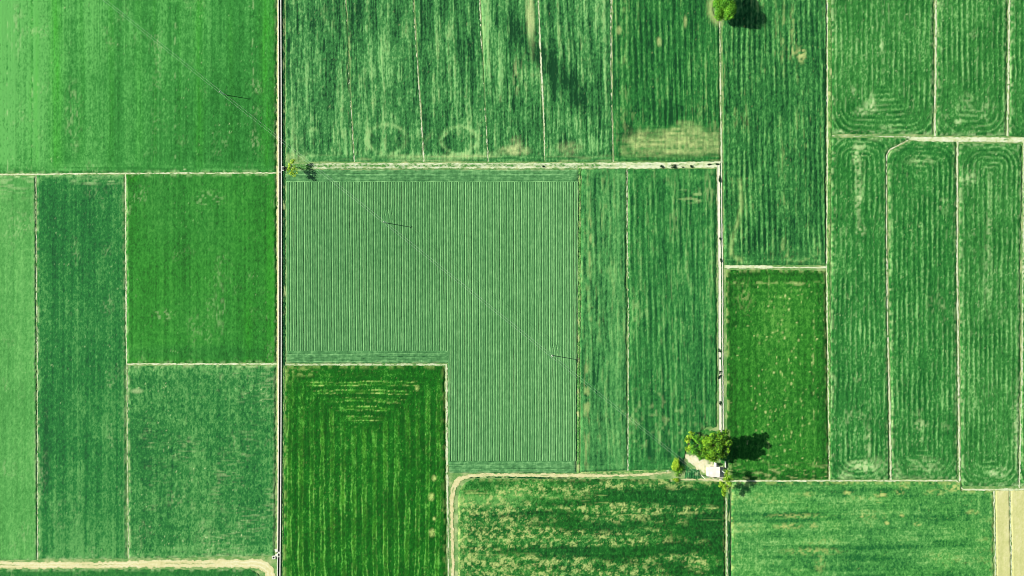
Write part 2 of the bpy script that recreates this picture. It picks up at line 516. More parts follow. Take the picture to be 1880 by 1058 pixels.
def rings(p, h, t, d, l):
    x, y = p.x, p.y
    r = ring(x, y, 710, 256, 35, 27, 3.2) * (0.7 + .45 * vn(x, y, 9, 9, 2)) * ss(-14, 2, 278 - y + 0.4 * (x - 700))
    r = np.maximum(r, ring(x, y, 843, 258, 33, 25, 3.0) * (0.7 + .45 * vn(x, y, 8, 8, 4)))
    r = np.maximum(r, 0.75 * ring(x, y, 577, 262, 24, 24, 3.5) * ss(-6, 10, 584 - x) * (0.5 + .5 * vn(x, y, 8, 8, 5)))
    r = np.maximum(r, 0.75 * np.exp(-((x - 540) / 3.2) ** 2) * ss(190, 230, y) * (0.6 + .4 * vn(x, y, 6, 14, 6)))
    r = np.maximum(r, 0.5 * ring(x, y, 566, 160, 18, 14, 3.5) * ss(-4, 6, 152 - y) * (0.5 + .5 * vn(x, y, 6, 6, 7)))
    r = np.maximum(r, 0.7 * ring(x, y, 800, 285, 24, 40, 3) * ss(0, 8, 796 - x) * 0.6)
    r = np.maximum(r, 0.9 * blob(x, y, 817 - (y - 248) * .9, 247, 4, 10))
    t = t + 0.50 * r - 0.08 * blob(x, y, 710, 256, 28, 21) - 0.08 * blob(x, y, 843, 258, 26, 19)
    d = d + 0.34 * r * (.6 + .6 * vn(x, y, 3, 3, 61))
    # dried ends of the passes by the track
    for cx, cy, rx, ry, a in ((945, 276, 24, 9, .9), (948, 262, 10, 10, .5), (1045, 272, 20, 10, .5), (845, 288, 40, 5, .5), (745, 288, 40, 4, .4), (905, 284, 20, 5, .3),
                              (540, 292, 20, 10, .6)):
        d = d + a * blob(x, y, cx, cy, rx, ry, .6) * (0.6 + .5 * vn(x, y, 5, 4, 33))
    t = t + .3 * blob(x, y, 1042, 228, 20, 24, .8) + .25 * blob(x, y, 1090, 265, 24, 14, .8) + .25 * blob(x, y, 820, 288, 120, 6, .8)
    # strips of thin, dried crop
    d = d + 1.0 * blob(x, y, 975 - (60 - y) * .05, 30, 7, 62, .5) * (.7 + .4 * vn(x, y, 3, 20, 8)) + 0.45 * blob(x, y, 948, 140, 6, 30) * ss(-.2, .5, vn(x, y, 3, 10, 9))
    d = d + 0.35 * blob(x, y, 640, 100, 5, 60) * ss(-.2, .5, vn(x, y, 3, 12, 10))
    # damp dark band running aslant
    band = np.exp(-((((x - 925) * 0.70 - (y - 40) * 0.71)) / 24) ** 2) * ss(895, 945, x) * (1 - ss(1060, 1110, x))
    d = d * (1 - .7 * band)
    t = t - 0.55 * band * (0.8 + .4 * vn(x, y, 20, 20, 3))
    t = t + 0.20 * blob(x, y, 905, 70, 26, 90) + 0.22 * blob(x, y, 700, 110, 30, 40) - 0.2 * blob(x, y, 625, 30, 60, 40) + 0.14 * blob(x, y, 555, 120, 25, 150)
    return h, t, d, l
wH, _ = streaky(extra=rings)
plots = [(525, 633, 525, 650), (635, 756, 651, 777.5), (758.5, 879, 779.5, 895.5), (881, 986.5, 897, 999.5), (988.5, 1120.5, 1001.5, 1124.5)]
plab = ['streaky green plot directly right of the canal at the top, with a half ring near its foot',
        'streaky dark green plot at the top with a pale ring of thin crop near its foot',
        'streaky green plot at the top with a pale ring of crop second from the canal',
        'streaky green plot at the top ending in a straw yellow dried strip',
        'streaky green plot at the top crossed by a dark slanting damp band']
for (a, b_, c_, d_), L in zip(plots, plab):
    field(L, [(a, -50), (b_, -50), (d_, 297.5), (c_, 297.5)], M7, wH, 0.36, 0.6, 0.17, ramp=0.4, wob=.6)

def ex7f(p, h, t, d, l):
    x, y = p.x, p.y
    top = 232 + 11 * vn(x, y, 30, 60, 3) + 5 * vn(x, y, 8, 20, 4)
    pz = ss(-4, 10, y - top) * ss(1138, 1172, x + 14 * vn(x, y, 14, 16, 6)) * (1 - ss(282, 296, y + 4 * vn(x, y, 14, 5, 8)))
    hole = blob(x, y, 1200, 246, 18, 9, .8) + .6 * blob(x, y, 1262, 232, 22, 6, .8) + .9 * ss(276, 292, y + 6 * vn(x, y, 30, 8, 31)) + .5 * ss(.1, .7, fbm(x, y, 26, 12, 32, 3))
    pz = pz * (1 - 0.8 * np.minimum(1, hole))
    d = d * (1 - pz) + pz * (0.46 + .34 * vn(x, y, 34, 4, 9) + .28 * vn(x, y, 5, 4, 10) + .3 * fbm(x, y, 30, 16, 19, 3))
    t = t + .25 * pz
    lowz = ss(222, 240, y)
    t = t * (1 - lowz) + lowz * (0.46 + .2 * vn(x, y, 30, 3, 12) + .15 * vn(x, y, 3, 3, 13))
    t = t - 0.28 * np.exp(-((y - 205) / 22.0) ** 2) * ss(1140, 1160, x) * (.6 + .5 * vn(x, y, 8, 8, 14)) * (1 - lowz)
    t = t - 0.3 * blob(x, y, 1150, 245, 12, 30) * (1 - pz)
    d = d + .7 * blob(x, y, 1258, 40, 3, 10) * .8 + .6 * blob(x, y, 1210, 77, 4, 8) + .5 * blob(x, y, 1136, 56, 5, 7) + 0.7 * (ring(x, y, 1331, 16, 26, 28, 6)) * ss(0, 10, 1330 - x)
    return h, t, d, l
wF, _ = streaky(10.2, 0.30, 0.20, 0.14, 0.2, 0.06, 0.5, ex7f, 2.0)
def mtree(p): return (ell(p.x, p.y, 1328, 15, 18, 22) - 1) * 18
field('furrowed green plot at the top ending in a broad straw coloured patch by the track', [(1124, -50), (1320, -50), (1322.5, 297), (1127, 297)], M7b, wF, 0.36, 0.6, 0.28, mask=mtree)

# --- the ridged L-shaped field: real beds and furrows
M8 = crop_mat('crop_ridged', (10, 78, 40), (91, 157, 101), (166, 228, 166), dry=(200, 225, 160), fine=0.13, vec=(1.0, 0.25, 1))
PER = 6.42
def profile(ph):
    """bed cross section 0..1, ph in cycles: narrow furrow, two shoulders, dip between"""
    f = ph - np.floor(ph)
    furrow = np.exp(-((f - 0.02) / 0.085) ** 2) + np.exp(-((f - 1.02) / 0.085) ** 2)
    dip = np.exp(-((f - 0.55) / 0.11) ** 2)
    return 1 - furrow - 0.38 * dip, f
def ridged(horizontal=False):
    def fn(p):
        x, y, s = p.x, p.y, 881
        if horizontal:
            sh = 0.9 * vn(x, y, 130, 400, s + 2)
            ph = (y + sh - 312) / 6.6
        else:
            sh = 0.9 * vn(x, y, 400, 120, s) + 0.7 * vn(x, y, 60, 260, s + 1) + 0.25 * vn(x, y, 10, 12, s + 8)
            for px_, py_ in ((709, 409), (1013.5, 653)):     # rows swerve round the poles
                k = blob(x, y, px_ + 5, py_ - 12, 8, 16, .4)
                sh = sh - 3.2 * k * ss(py_ - 24, py_ - 2, y) * (1 - ss(py_ - 1, py_ + 2, y))
            ph = (x + sh - 526) / PER
        pr, f = profile(ph)
        k = np.floor(ph).astype(np.int64)
        rv = _h(k, k * 0 + 5, 11 if not horizontal else 12)
        deep = 0.85 + 0.35 * rv
        if horizontal:
            pass_ = np.abs(((y + sh - 312) / 6.6) % 3 - 1.5)
            h = -0.10 * (1 - pr) * (0.5 + rv)
            tone = 0.44 + (0.2 + .5 * rv) * np.exp(-((f - 0.2) / .13) ** 2) * (.6 + .4 * vn(x, y, 14, 4, s + 31)) - 0.30 * np.exp(-((f - 0.02) / .12) ** 2) + .2 * fbm(x, y, 5, 3, s + 33, 2)  # lit bed edges and furrow shade painted into the tone here too
        else:
            h = -0.27 * (1 - pr) * deep
            tone = 0.47 + (0.36 + .14 * rv) * np.exp(-((f - 0.17) / .09) ** 2) + 0.14 * np.exp(-((f - 0.78) / .1) ** 2) - (0.36 + .16 * rv) * np.exp(-((f - 0.02) / .085) ** 2) - (.36 + .16 * rv) * np.exp(-((f - 1.02) / .085) ** 2) - 0.16 * np.exp(-((f - 0.5) / .11) ** 2)  # sunlit shoulders and dark furrow shade also painted into the tone
            tone = tone + 0.06 * (rv - .5)
        fi = vn(x, y, 0.9, 2.0, s + 4)
        tone = tone + 0.10 * fi + 0.03 * fbm(x, y, 90, 90, s + 5, 3) + 0.05 * ss(700, 1050, x)
        h = h + 0.02 * fi
        dry = 0.35 * (1 - ss(0.2, 1.3, p.d)) * ss(-.2, .5, vn(x, y, 7, 7, s + 6))
        for px_, py_ in ((709, 409), (1013.5, 653)):
            k = blob(x, y, px_ - 2, py_ - 1, 7, 8, .4)
            tone = tone * (1 - k) + k * (.5 + .15 * fi); h = h * (1 - k) - 0.05 * k
        return h, tone, dry, ZERO(p)
    return fn

def lout(p):
    x, y = p.x, p.y
    return np.minimum(np.minimum(np.minimum(x - 524.5, 1063 - (y - 311) * .008 - x), np.minimum(y - 311, 869 - y)), np.maximum(x - 821.8, 667.3 - y))
def lfield():
    parts = [([(525, 334.5), (1062, 334.5), (1061.5, 644), (526, 644)], 0.2, 1.0, ridged()),
             ([(525, 311.5), (1063, 311.5), (1062, 334.5), (525, 334.5)], 0.8, 0.2, ridged(True)),
             ([(526, 644), (822, 644), (822, 667), (526, 667)], 0.8, 0.2, ridged(True)),
             ([(822, 644), (1061.5, 644), (1059, 846), (823, 846)], 0.2, 1.0, ridged()),
             ([(823, 846), (1059, 846), (1058.5, 868.5), (825, 868.5)], 0.8, 0.2, ridged(True))]
    allco, allq, at = [], [], {'tone': [], 'dry': [], 'lime': []}
    n = 0
    ox, oy = 800., 560.
    for quad, dx, dy, fn in parts:
        x, y, z, a, _k = field_arrays(quad, dx, dy, fn, 881, 0.45, 0.4, None, 0.0, lout)
        nv, nu = x.shape
        idx = np.arange(nu * nv).reshape(nv, nu) + n
        q = np.stack([idx[1:, :-1], idx[1:, 1:], idx[:-1, 1:], idx[:-1, :-1]], -1).reshape(-1, 4)
        allco.append(np.stack([(x - ox) * S, (oy - y) * S, z], -1).reshape(-1, 3)); allq.append(q)
        for k in at: at[k].append(a[k].reshape(-1))
        n += nu * nv
    co = np.concatenate(allco).astype(np.float32); q = np.concatenate(allq)
    me = bpy.data.meshes.new('crop_field')
    me.vertices.add(len(co)); me.vertices.foreach_set('co', co.reshape(-1))
    me.loops.add(len(q) * 4); me.loops.foreach_set('vertex_index', q.reshape(-1).astype(np.int32))
    me.polygons.add(len(q))
    me.polygons.foreach_set('loop_start', np.arange(0, len(q) * 4, 4, dtype=np.int32))
    me.polygons.foreach_set('loop_total', np.full(len(q), 4, np.int32))
    me.update(calc_edges=True)
    me.polygons.foreach_set('use_smooth', np.ones(len(q), bool))
    for k in at:
        t = me.attributes.new(k, 'FLOAT', 'POINT'); t.data.foreach_set('value', np.concatenate(at[k]).astype(np.float32))
    o = link('crop_field', me, M8); o.location = G(ox, oy)
    tag(o, 'L-shaped grey green field of fine straight ridged rows in the middle', 'field', kind='structure')
lfield()

# --- dark field below the L, rows mitred at its head
def f9(p):
    x, y, s = p.x, p.y, p.seed
    dtop = (y - 672) * 1.0
    dside = np.minimum(x - 522, 818 - x)
    head = (dtop < 112) & (dtop * 1.15 < dside + 4 * vn(x, y, 9, 9, s + 30)) 
    q = np.where(head, y + 2 * vn(x, y, 50, 60, s + 1) + 5 * ((x - 660) / 120.) ** 2 * -0.5, x + 1.6 * vn(x, y, 50, 90, s + 2))
    lg = np.where(head, x, y)
    per = np.where(head, 17.0, 19.5)
    ph = q / per + .07 * vn(x, y, 9, 14, s + 18) + .18 * vn(q, lg, 45, 200, s + 28); f = ph - np.floor(ph)
    inner = ss(.08, .16, f) * (1 - ss(.48, .58, f)) * (.75 + .5 * vn(x, y, 12, 50, s + 19))
    line = np.exp(-((f - .13) / .055) ** 2) * (.6 + .6 * vn(q, lg, 9, 30, s + 20)) + np.exp(-((f - .52) / .055) ** 2) * (.6 + .6 * vn(q, lg, 9, 30, s + 21))
    line = np.clip(line, 0, 1.2) * (.55 + .75 * ss(-.6, .6, vn(q, lg, 26, 70, s + 25)))
    near = 1 - ss(30, 60, dtop)                       # the rows fade out towards the head of the field
    corner = np.exp(-((dtop * 1.15 - dside) / 14.0) ** 2) * (dtop < 118)
    fade = np.clip(1 - .9 * corner, 0, 1) * np.where(head, ss(16, 34, dtop) * (1 - ss(90, 165, np.abs(x - 660))), ss(10, 90, dtop + 20 * vn(x, y, 30, 30, s + 22)))
    line = line * fade; inner = inner * (.3 + .7 * fade)
    st = vn(q, lg, 2.0, 30, s + 3) * .6 + vn(q, lg, 5, 90, s + 4) * .6
    fi = vn(x, y, 1.7, 2.4, s + 5)
    tone = 0.26 + .22 * inner + np.where(head, .75, .36 + .24 * ss(800, 1000, y)) * line + 0.15 * st + 0.20 * fi + 0.16 * fbm(x, y, 40, 50, s + 6, 3)
    c = inner - .5
    dry = np.where(head, 1.25, .22) * line * ss(-.2, .6, vn(x, y, 2.6, 3.2, s + 7)) + speck(p, .25, .84, 12, 2, 3)
    dry = dry + .4 * blob(x, y, 560, 682, 30, 8) * ss(0, .6, vn(x, y, 5, 3, s + 23)) + .3 * (1 - ss(525, 560, x)) * (1 - ss(676, 720, y)) * ss(-.2, .6, vn(x, y, 4, 4, s + 24))
    for cx, cy, r in ((766, 713, 3.5), (797, 878, 4), (792, 912, 5), (797, 952, 2.5), (793, 978, 5), (812, 936, 1.5), (820, 877, 3)):
        dry = dry + 1.1 * blob(x, y, cx, cy, r, r * 1.3, .6) * (.6 + .6 * vn(x, y, 2, 2, s + 9))
    dry = dry + .3 * (1 - ss(0, 2.2, p.d)) * ss(-.3, .5, vn(x, y, 7, 7, s + 10)) + speck(p, .3, .88, 12)
    h = 0.05 * fi + 0.05 * st + 0.06 * c
    lime = .65 * inner * (.5 + .5 * vn(x, y, 6, 30, s + 11))
    return h, tone, dry, lime
M9 = crop_mat('crop_dark_rows', (0, 84, 2), (16, 116, 16), (104, 188, 80), dry=(196, 222, 122), lime=(58, 128, 24), fine=0.44)
field('dark green field with vertical yellowish rows and cross rows at its head, below the ridged field', [(523, 672), (816, 672), (820, 1110), (519, 1110)], M9, f9, 0.36, 0.5, 0.45)

# --- two fields right of the ridged one
def myard(p):     # yard and curved lane cut the lower right corner
    a = -((p.x - 1226) * 0.62 + (p.y - 858) * 0.79)          # below-right of a slant
    b2 = 1262 - p.x + (818 - p.y) * 0.85
    c2 = -(np.hypot(p.x - 1306, p.y - 826) - 46)
    return np.minimum(np.maximum(b2 * 0.7, -c2 * 1.0 - 0), 1e3) if False else np.maximum(b2 * 0.72 + 5 * vn(p.x, p.y, 8, 8, 6), np.hypot((p.x - 1312), (p.y - 840)) - 54 + 5 * vn(p.x, p.y, 9, 9, 5))
def ex10(p, h, t, d, l):
    x, y = p.x, p.y
    e = 1 - ss(14, 26, y - 311) 
    t = t * (1 - e) + e * (.5 + .2 * vn(x, y, 40, 4, 3) + .15 * vn(x, y, 3, 3, 4))
    e = ss(835, 858, y)
    t = t * (1 - e) + e * (.5 + .25 * vn(x, y, 30, 3, 13) + .15 * vn(x, y, 3, 3, 14))
    d = d + .55 * blob(x, y, 1276, 360, 34, 12) * ss(0, .6, vn(x, y, 9, 4, 5)) + .4 * blob(x, y, 1303, 345, 10, 30) * ss(-.1, .6, vn(x, y, 4, 12, 6)) + .3 * blob(x, y, 1210, 770, 80, 60) * ss(.3, .8, vn(x, y, 6, 8, 7))
    d = d + .6 * (blob(x, y, 1083, 450, 3, 60) + blob(x, y, 1077, 760, 5, 100)) * ss(-.2, .5, vn(x, y, 3, 14, 8))
    t = t + .22 * np.exp(-((x - 1133) / 3) ** 2) - .25 * np.exp(-((x - 1093 - 3 * vn(x, y, 30, 60, 4)) / 2.2) ** 2) - .2 * np.exp(-((x - 1103 - 3 * vn(x, y, 30, 70, 5)) / 1.8) ** 2)
    t = t - .3 * np.exp(-((x - 1074) / 2.4) ** 2) * ss(-.5, .4, vn(x, y, 5, 9, 16)) - .25 * blob(x, y, 1085, 550, 9, 60) * ss(0, .5, vn(x, y, 6, 6, 17))
    return h, t, d, l
_, w10a = streaky(9.5, 0.16, 0.24, .14, .2, .055, .3, ex10, 2.0)
_, w10b = streaky(10.0, 0.26, 0.18, .13, .2, .055, .5, ex10, 1.0)
M10a = crop_mat('crop_right_of_ridges', (10, 84, 42), (72, 150, 84), (124, 194, 122), dry=(190, 215, 130), fine=.28)
M10b = crop_mat('crop_right_of_ridges_dark', (10, 84, 40), (50, 134, 66), (114, 188, 112), dry=(188, 222, 140), fine=.30)
field('narrow streaky green plot directly right of the ridged field', [(1067, 311), (1150, 311), (1151.5, 864), (1065, 866)], M10a, w10a, .36, .6, .45, wob=1.0)
def m10(p): return np.minimum(np.where(p.y > 780, myard(p), 1e3), 1e3)
field('broad green field with dark vertical stripes left of the double dirt track', [(1152.5, 311), (1315, 310), (1317, 864), (1154, 864)], M10b, w10b, .36, .6, .45, mask=m10)

# --- field left of the white line, upper right middle
def ex11(p, h, t, d, l):
    x, y = p.x, p.y
    t = t + 0
    pth = [(1358, 330), (1361, 380), (1355, 405), (1347, 430), (1341, 455), (1343, 470), (1360, 478)]
    k = np.exp(-(seg(x, y, pth) / 3.6) ** 2) * (.65 + .5 * vn(x, y, 5, 7, 3))
    t = t + .35 * k; d = d + .38 * k
    k2 = np.exp(-(seg(x, y, [(1435, 440), (1436, 460), (1444, 474), (1470, 478), (1510, 470)]) / 4) ** 2)
    t = t + .25 * k2; d = d + .3 * k2 * ss(-.2, .6, vn(x, y, 6, 6, 4))
    e = ss(450, 476, y)
    t = t * (1 - .7 * e) + .7 * e * (.5 + .28 * vn(x, y, 26, 3, 5) + .2 * vn(x, y, 4, 4, 6))
    d = d + 1.0 * blob(x, y, 1471, 102, 7, 12, .7) * ss(-.4, .4, vn(x, y, 4, 4, 7)) + .6 * blob(x, y, 1454, 95, 8, 14, .7) * ss(-.2, .6, vn(x, y, 4, 6, 8)) + .4 * blob(x, y, 1438, 80, 2.5, 60) * ss(-.2, .4, vn(x, y, 3, 12, 9)) + .4 * blob(x, y, 1454, 40, 3.5, 30) * ss(-.2, .4, vn(x, y, 3, 9, 10))
    return h, t, d, l
_, w11 = streaky(9.6, 0.32, 0.16, .14, .22, .06, .45, ex11, 1.6)
M11 = crop_mat('crop_upper_right_middle', (2, 72, 32), (52, 132, 66), (128, 200, 122), dry=(205, 218, 136), fine=.32)
field('long striped green field left of the white boundary line, its foot with curved pass marks', [(1325, -50), (1516.5, -50), (1515.5, 487), (1330, 487)], M11, w11, .36, .6, .5, mask=mtree, ramp=.5)

# --- saturated field with pale dots
def f12(p):
    x, y, s = p.x, p.y, p.seed
    q = rbox(p, 1333, 1519, 497, 882, 30)
    st = vn(x, y, 2.2, 50, s) * .5 + vn(x, y, 6, 120, s + 1) * .5
    fi = vn(x, y, 1.7, 2.4, s + 2)
    tone = .44 + .12 * st + .17 * fi + .12 * fbm(x, y, 50, 70, s + 3, 3) + .10 * cosr(q, 12)
    tone = tone - .22 * (1 - ss(8, 24, q)) + .12 * blob(x, y, 1425, 620, 50, 110, .7)
    dots = np.zeros_like(x)
    r = np.random.default_rng(12)
    for cx in (1392, 1411, 1424, 1438, 1448, 1472, 1495):
        for k in range(13):
            px_ = cx + r.normal(0, 4); py_ = r.uniform(520, 860)
            dots = dots + r.uniform(.3, 1.2) * blob(x, y, px_, py_, r.uniform(.7, 1.9), r.uniform(.9, 2.7), .7)
    for k in range(70):
        dots = dots + r.uniform(.3, 1.0) * blob(x, y, r.uniform(1350, 1490), r.uniform(520, 850), r.uniform(.7, 2.0), r.uniform(.7, 2.2), .8)
    dry = np.minimum(dots, 1) * (.8 + .4 * vn(x, y, 2, 2, s + 21)) + speck(p, .5, .78, 22, 2, 2.6) * ss(-.2, .5, fbm(x, y, 40, 50, s + 23, 3))
    dry = dry + .5 * np.exp(-((x - 1493) / 1.6) ** 2) * ss(.0, .6, vn(x, y, 3, 6, s + 5)) * ss(500, 600, y) * (1 - ss(740, 800, y))
    dry = dry + .3 * np.exp(-((x - 1411) / 1.4) ** 2) * ss(.1, .6, vn(x, y, 3, 8, s + 6))
    dry = dry + .45 * np.exp(-((y - 519) / 2.2) ** 2) * ss(.0, .6, vn(x, y, 7, 3, s + 7)) + .5 * blob(x, y, 1465, 522, 9, 3) * .8
    dry = dry + .45 * ss(842, 866, y) * ss(.1, .7, vn(x, y, 8, 2.6, s + 8)) + .4 * (1 - ss(0, 1.8, p.d)) * ss(-.2, .5, vn(x, y, 5, 7, s + 9))
    dry = dry + .3 * blob(x, y, 1365, 545, 14, 22, .8) * ss(-.2, .7, vn(x, y, 3, 6, s + 10))
    lime = .30 + .3 * fbm(x, y, 60, 90, s + 11, 2)
    return .045 * fi + .05 * st, tone, dry, lime
M12 = crop_mat('crop_saturated_dots', (8, 84, 14), (44, 130, 40), (104, 176, 80), dry=(200, 218, 135), lime=(32, 112, 22), fine=.46)
def m12(p): return np.hypot((p.x - 1322) / 1.0, (p.y - 855)) - 17
field('deep green rectangular field dotted with pale specks, right of the double dirt track', [(1333, 496), (1516.5, 496), (1520.5, 881), (1336, 882)], M12, f12, .36, .5, .45, mask=m12)

# --- concentric fields on the right
def conc(box, per, r, extra=None, amp=.25):
    def fn(p):
        x, y, s = p.x, p.y, p.seed
        q = rbox(p, *box, r) + 1.6 * vn(x, y, 30, 60, s + 1) + .8 * vn(x, y, 9, 14, s + 31)
        lg = y + .6 * x
        inside = q
        c = cosr(q + .8 * vn(x, y, 6, 22, s + 12), per)
        st = vn(q, lg, 2.2, 22, s + 2) * .55 + vn(q, lg, 5, 60, s + 3) * .5
        fi = vn(x, y, 1.8, 3.0, s + 4)
        tone = .40 + amp * c * (.6 + .9 * vn(x, y, 24, 40, s + 13)) + .24 * st + .22 * fi + .13 * fbm(x, y, 40, 60, s + 5, 3)
        dry = .26 * np.clip((c - .2) / .8, 0, 1) * ss(.0, .8, vn(q, lg, 3, 6, s + 6)) + speck(p, .55, .80, 7, 2.0, 2.4) + .3 * ss(.45, 1, fbm(x, y, 26, 30, s + 8, 3)) * ss(-.1, .5, vn(x, y, 3, 5, s + 9))
        dry = dry + .4 * (1 - ss(.3, 2.2, p.d)) * ss(-.2, .6, vn(x, y, 5, 5, s + 10))
        h = .06 * fi + .06 * st + .05 * c
        l = ZERO(p)
        if extra: h, tone, dry, l = extra(p, h, tone, dry, l)
        return h, tone, dry, l
    return fn
M13 = crop_mat('crop_concentric', (20, 100, 36), (60, 142, 66), (146, 208, 136), dry=(198, 232, 160), fine=.30)
M16 = crop_mat('crop_concentric_dark', (14, 94, 34), (50, 136, 60), (140, 206, 132), dry=(196, 230, 155), fine=.30)
def blobs(lst):
    def ex(p, h, t, d, l):
        for cx, cy, rx, ry, a in lst:
            k = blob(p.x, p.y, cx, cy, rx, ry, .7)
            d = d + a * k * ss(-.4, .5, vn(p.x, p.y, 4, 4, 9)); t = t + .3 * a * k
        return h, t, d, l
    return ex
field('rounded pass pattern green field at the top right, left of the first pale line', [(1525, -50), (1715, -50), (1713.5, 247), (1527, 247)], M13,
      conc((1525, 1716, -300, 249, ), 9.4, 50, blobs([(1598, 195, 12, 10, .6), (1600, 185, 4, 14, .6), (1567, 170, 4, 8, .6), (1617, 86, 3, 12, .6), (1580, 206, 10, 8, .5), (1533, 242, 12, 4, .7), (1629, 234, 12, 4, .5)])), .36, .55, .45)
field('rounded pass pattern green field at the top right between two pale lines', [(1721, -50), (1850, -50), (1847, 249), (1719, 249)], M13,
      conc((1719, 1850, -300, 251), 9.4, 46, blobs([(1760, 224, 7, 5, .9), (1775, 190, 12, 16, .3)])), .36, .55, .45)
field('sliver of green field in the top right corner beyond the last pale line', [(1855.5, -50), (1945, -50), (1945, 252), (1852.5, 251)], M13,
      conc((1853, 1990, -300, 254), 9.4, 46), .36, .55, .45)
LANE = [(1672, 256), (1631.5, 277), (1627, 290)]
def side(p, pts):     # + to the lower right of the little lane
    x, y = p.x, p.y
    d = seg(x, y, pts)
    (ax, ay), (bx, by) = pts[0], pts[1]
    n = ((x - ax) * (by - ay) - (y - ay) * (bx - ax))
    sgn = np.where(y < 279, np.sign(n) * 1.0, np.where(x > 1629, 1.0, -1.0))
    return np.where(y > 289, 1e3, d * sgn)
def m16(p): return np.where(p.y > 289, 1629 - p.x + 0.013 * np.maximum(0, p.y - 500), -side(p, LANE)) - 1.2
def m17(p): return np.where(p.y > 289, 1e3, side(p, LANE)) - 1.2
field('long green field with rounded pass marks right of the white boundary line', [(1526.5, 253), (1672, 253), (1637, 881), (1524, 881)], M16,
      conc((1525, 1632, 250, 882), 9.2, 40, blobs([(1575, 345, 6, 70, .55), (1578, 362, 4, 5, .8), (1580, 424, 8, 8, .6), (1570, 285, 5, 16, .8), (1585, 270, 14, 6, .6), (1593, 810, 5, 24, .6), (1580, 856, 22, 9, .9), (1605, 855, 22, 14, .4), (1545, 872, 18, 7, .5)])), .36, .55, .5, mask=m16)
field('long green field with rounded pass marks between the bent lane and the next pale line', [(1629.5, 259), (1755.5, 261), (1758, 880), (1637, 880)], M16,
      conc((1628, 1757, 259, 882), 9.2, 44, blobs([(1690, 296, 22, 8, .4), (1688, 413, 3, 4, .9), (1690, 780, 12, 9, .5), (1700, 855, 26, 14, .35), (1648, 880, 6, 30, .4)])), .36, .55, .45, mask=m17)
field('long green field with pale stripes at the right edge below the white track', [(1760, 264), (1876.5, 264), (1869, 893), (1764, 893)], M13,
      conc((1759, 1875, 262, 895), 9.2, 44, blobs([(1777, 328, 12, 10, .7), (1815, 390, 4, 60, .4), (1820, 868, 7, 6, .9), (1838, 868, 10, 8, .5), (1867, 780, 6, 60, .6), (1812, 500, 8, 60, .25)])), .36, .55, .45)
field('sliver of green field at the far right edge below the white track', [(1880, 264), (1945, 264), (1945, 893), (1873, 893)], M13,
      conc((1876, 2010, 262, 895), 9.2, 44), .36, .55, .45)

# --- bottom middle field with straw blotches
def f20(p):
    x, y, s = p.x, p.y, p.seed
    st = vn(x, y, 60, 2.6, s) * .5 + vn(x, y, 160, 6, s + 1) * .6
    fi = vn(x, y, 1.7, 1.9, s + 2)
    band = .7 * vn(x, y, 300, 15, s + 3) + .6 * fbm(x, y, 60, 22, s + 4, 3)
    patch = band + .55 * blob(x, y, 880, 1000, 75, 60, .8) + .45 * blob(x, y, 1000, 905, 150, 10, .8) + .35 * blob(x, y, 990, 968, 120, 18, .8) + .3 * blob(x, y, 930, 900, 70, 30, .8) - .3 * blob(x, y, 1240, 1000, 110, 40, .8) + .5 * blob(x, y, 1190, 975, 60, 16, .8) + .5 * blob(x, y, 1140, 895, 140, 10, .8) + .4 * blob(x, y, 1290, 1020, 30, 40, .8) + .4 * blob(x, y, 1150, 930, 60, 8, .8) - .35 * blob(x, y, 1120, 905, 140, 6, .6) - .45 * blob(x, y, 1000, 945, 90, 8, .6) - .5 * blob(x, y, 1050, 1015, 170, 9, .6) - .7 * ss(1300, 1325, x) - .1 * ss(1150, 1300, x)
    cl = ss(-.25, .55, patch + .12)
    grain = .55 * vn(x, y, 2.4, 2.2, s + 5) + .75 * vn(x, y, 6.5, 5.5, s + 6) + .3 * vn(x, y, 1.4, 1.4, s + 16) + .35 * vn(x, y, 14, 10, s + 26)
    dry = cl * ss(-.1, .9, grain + .35 * vn(x, y, 1.8, 1.8, s + 36)) * .85 + speck(p, .6, .80, 7, 2.4, 2.2) * ss(-.7, .1, patch)
    dry = dry + .4 * ss(.55, .8, vn(x, y, 40, 1.6, s + 8)) * ss(.2, .5, vn(x, y, 70, 30, s + 9))
    tone = .27 + .18 * st + .15 * fi + .24 * cl + .35 * blob(x, y, 900, 905, 120, 22, .8) + .25 * blob(x, y, 846, 960, 14, 90, .7)
    dry = dry + .35 * (1 - ss(0, 1.6, p.d)) * ss(-.2, .5, vn(x, y, 5, 5, s + 10))
    h = .06 * fi + .05 * grain + .04 * st
    lime = .18 + .2 * fbm(x, y, 60, 40, s + 11, 2)
    return h, tone, dry, lime
M20 = crop_mat('crop_blotched', (0, 62, 16), (26, 110, 40), (110, 180, 98), dry=(198, 218, 128), lime=(20, 110, 14), fine=.45)
def m20(p): return np.minimum(np.minimum(rbox(p, 841, 1600, 879.5, 1600, 34), 1331 - p.x), np.where(p.x > 1230, p.y - 884 , 1e3))
field('dark green field blotched with straw yellow patches at the bottom middle', [(838, 879), (1333, 879), (1333, 1110), (838, 1110)], M20, f20, .36, .4, .4, mask=m20)

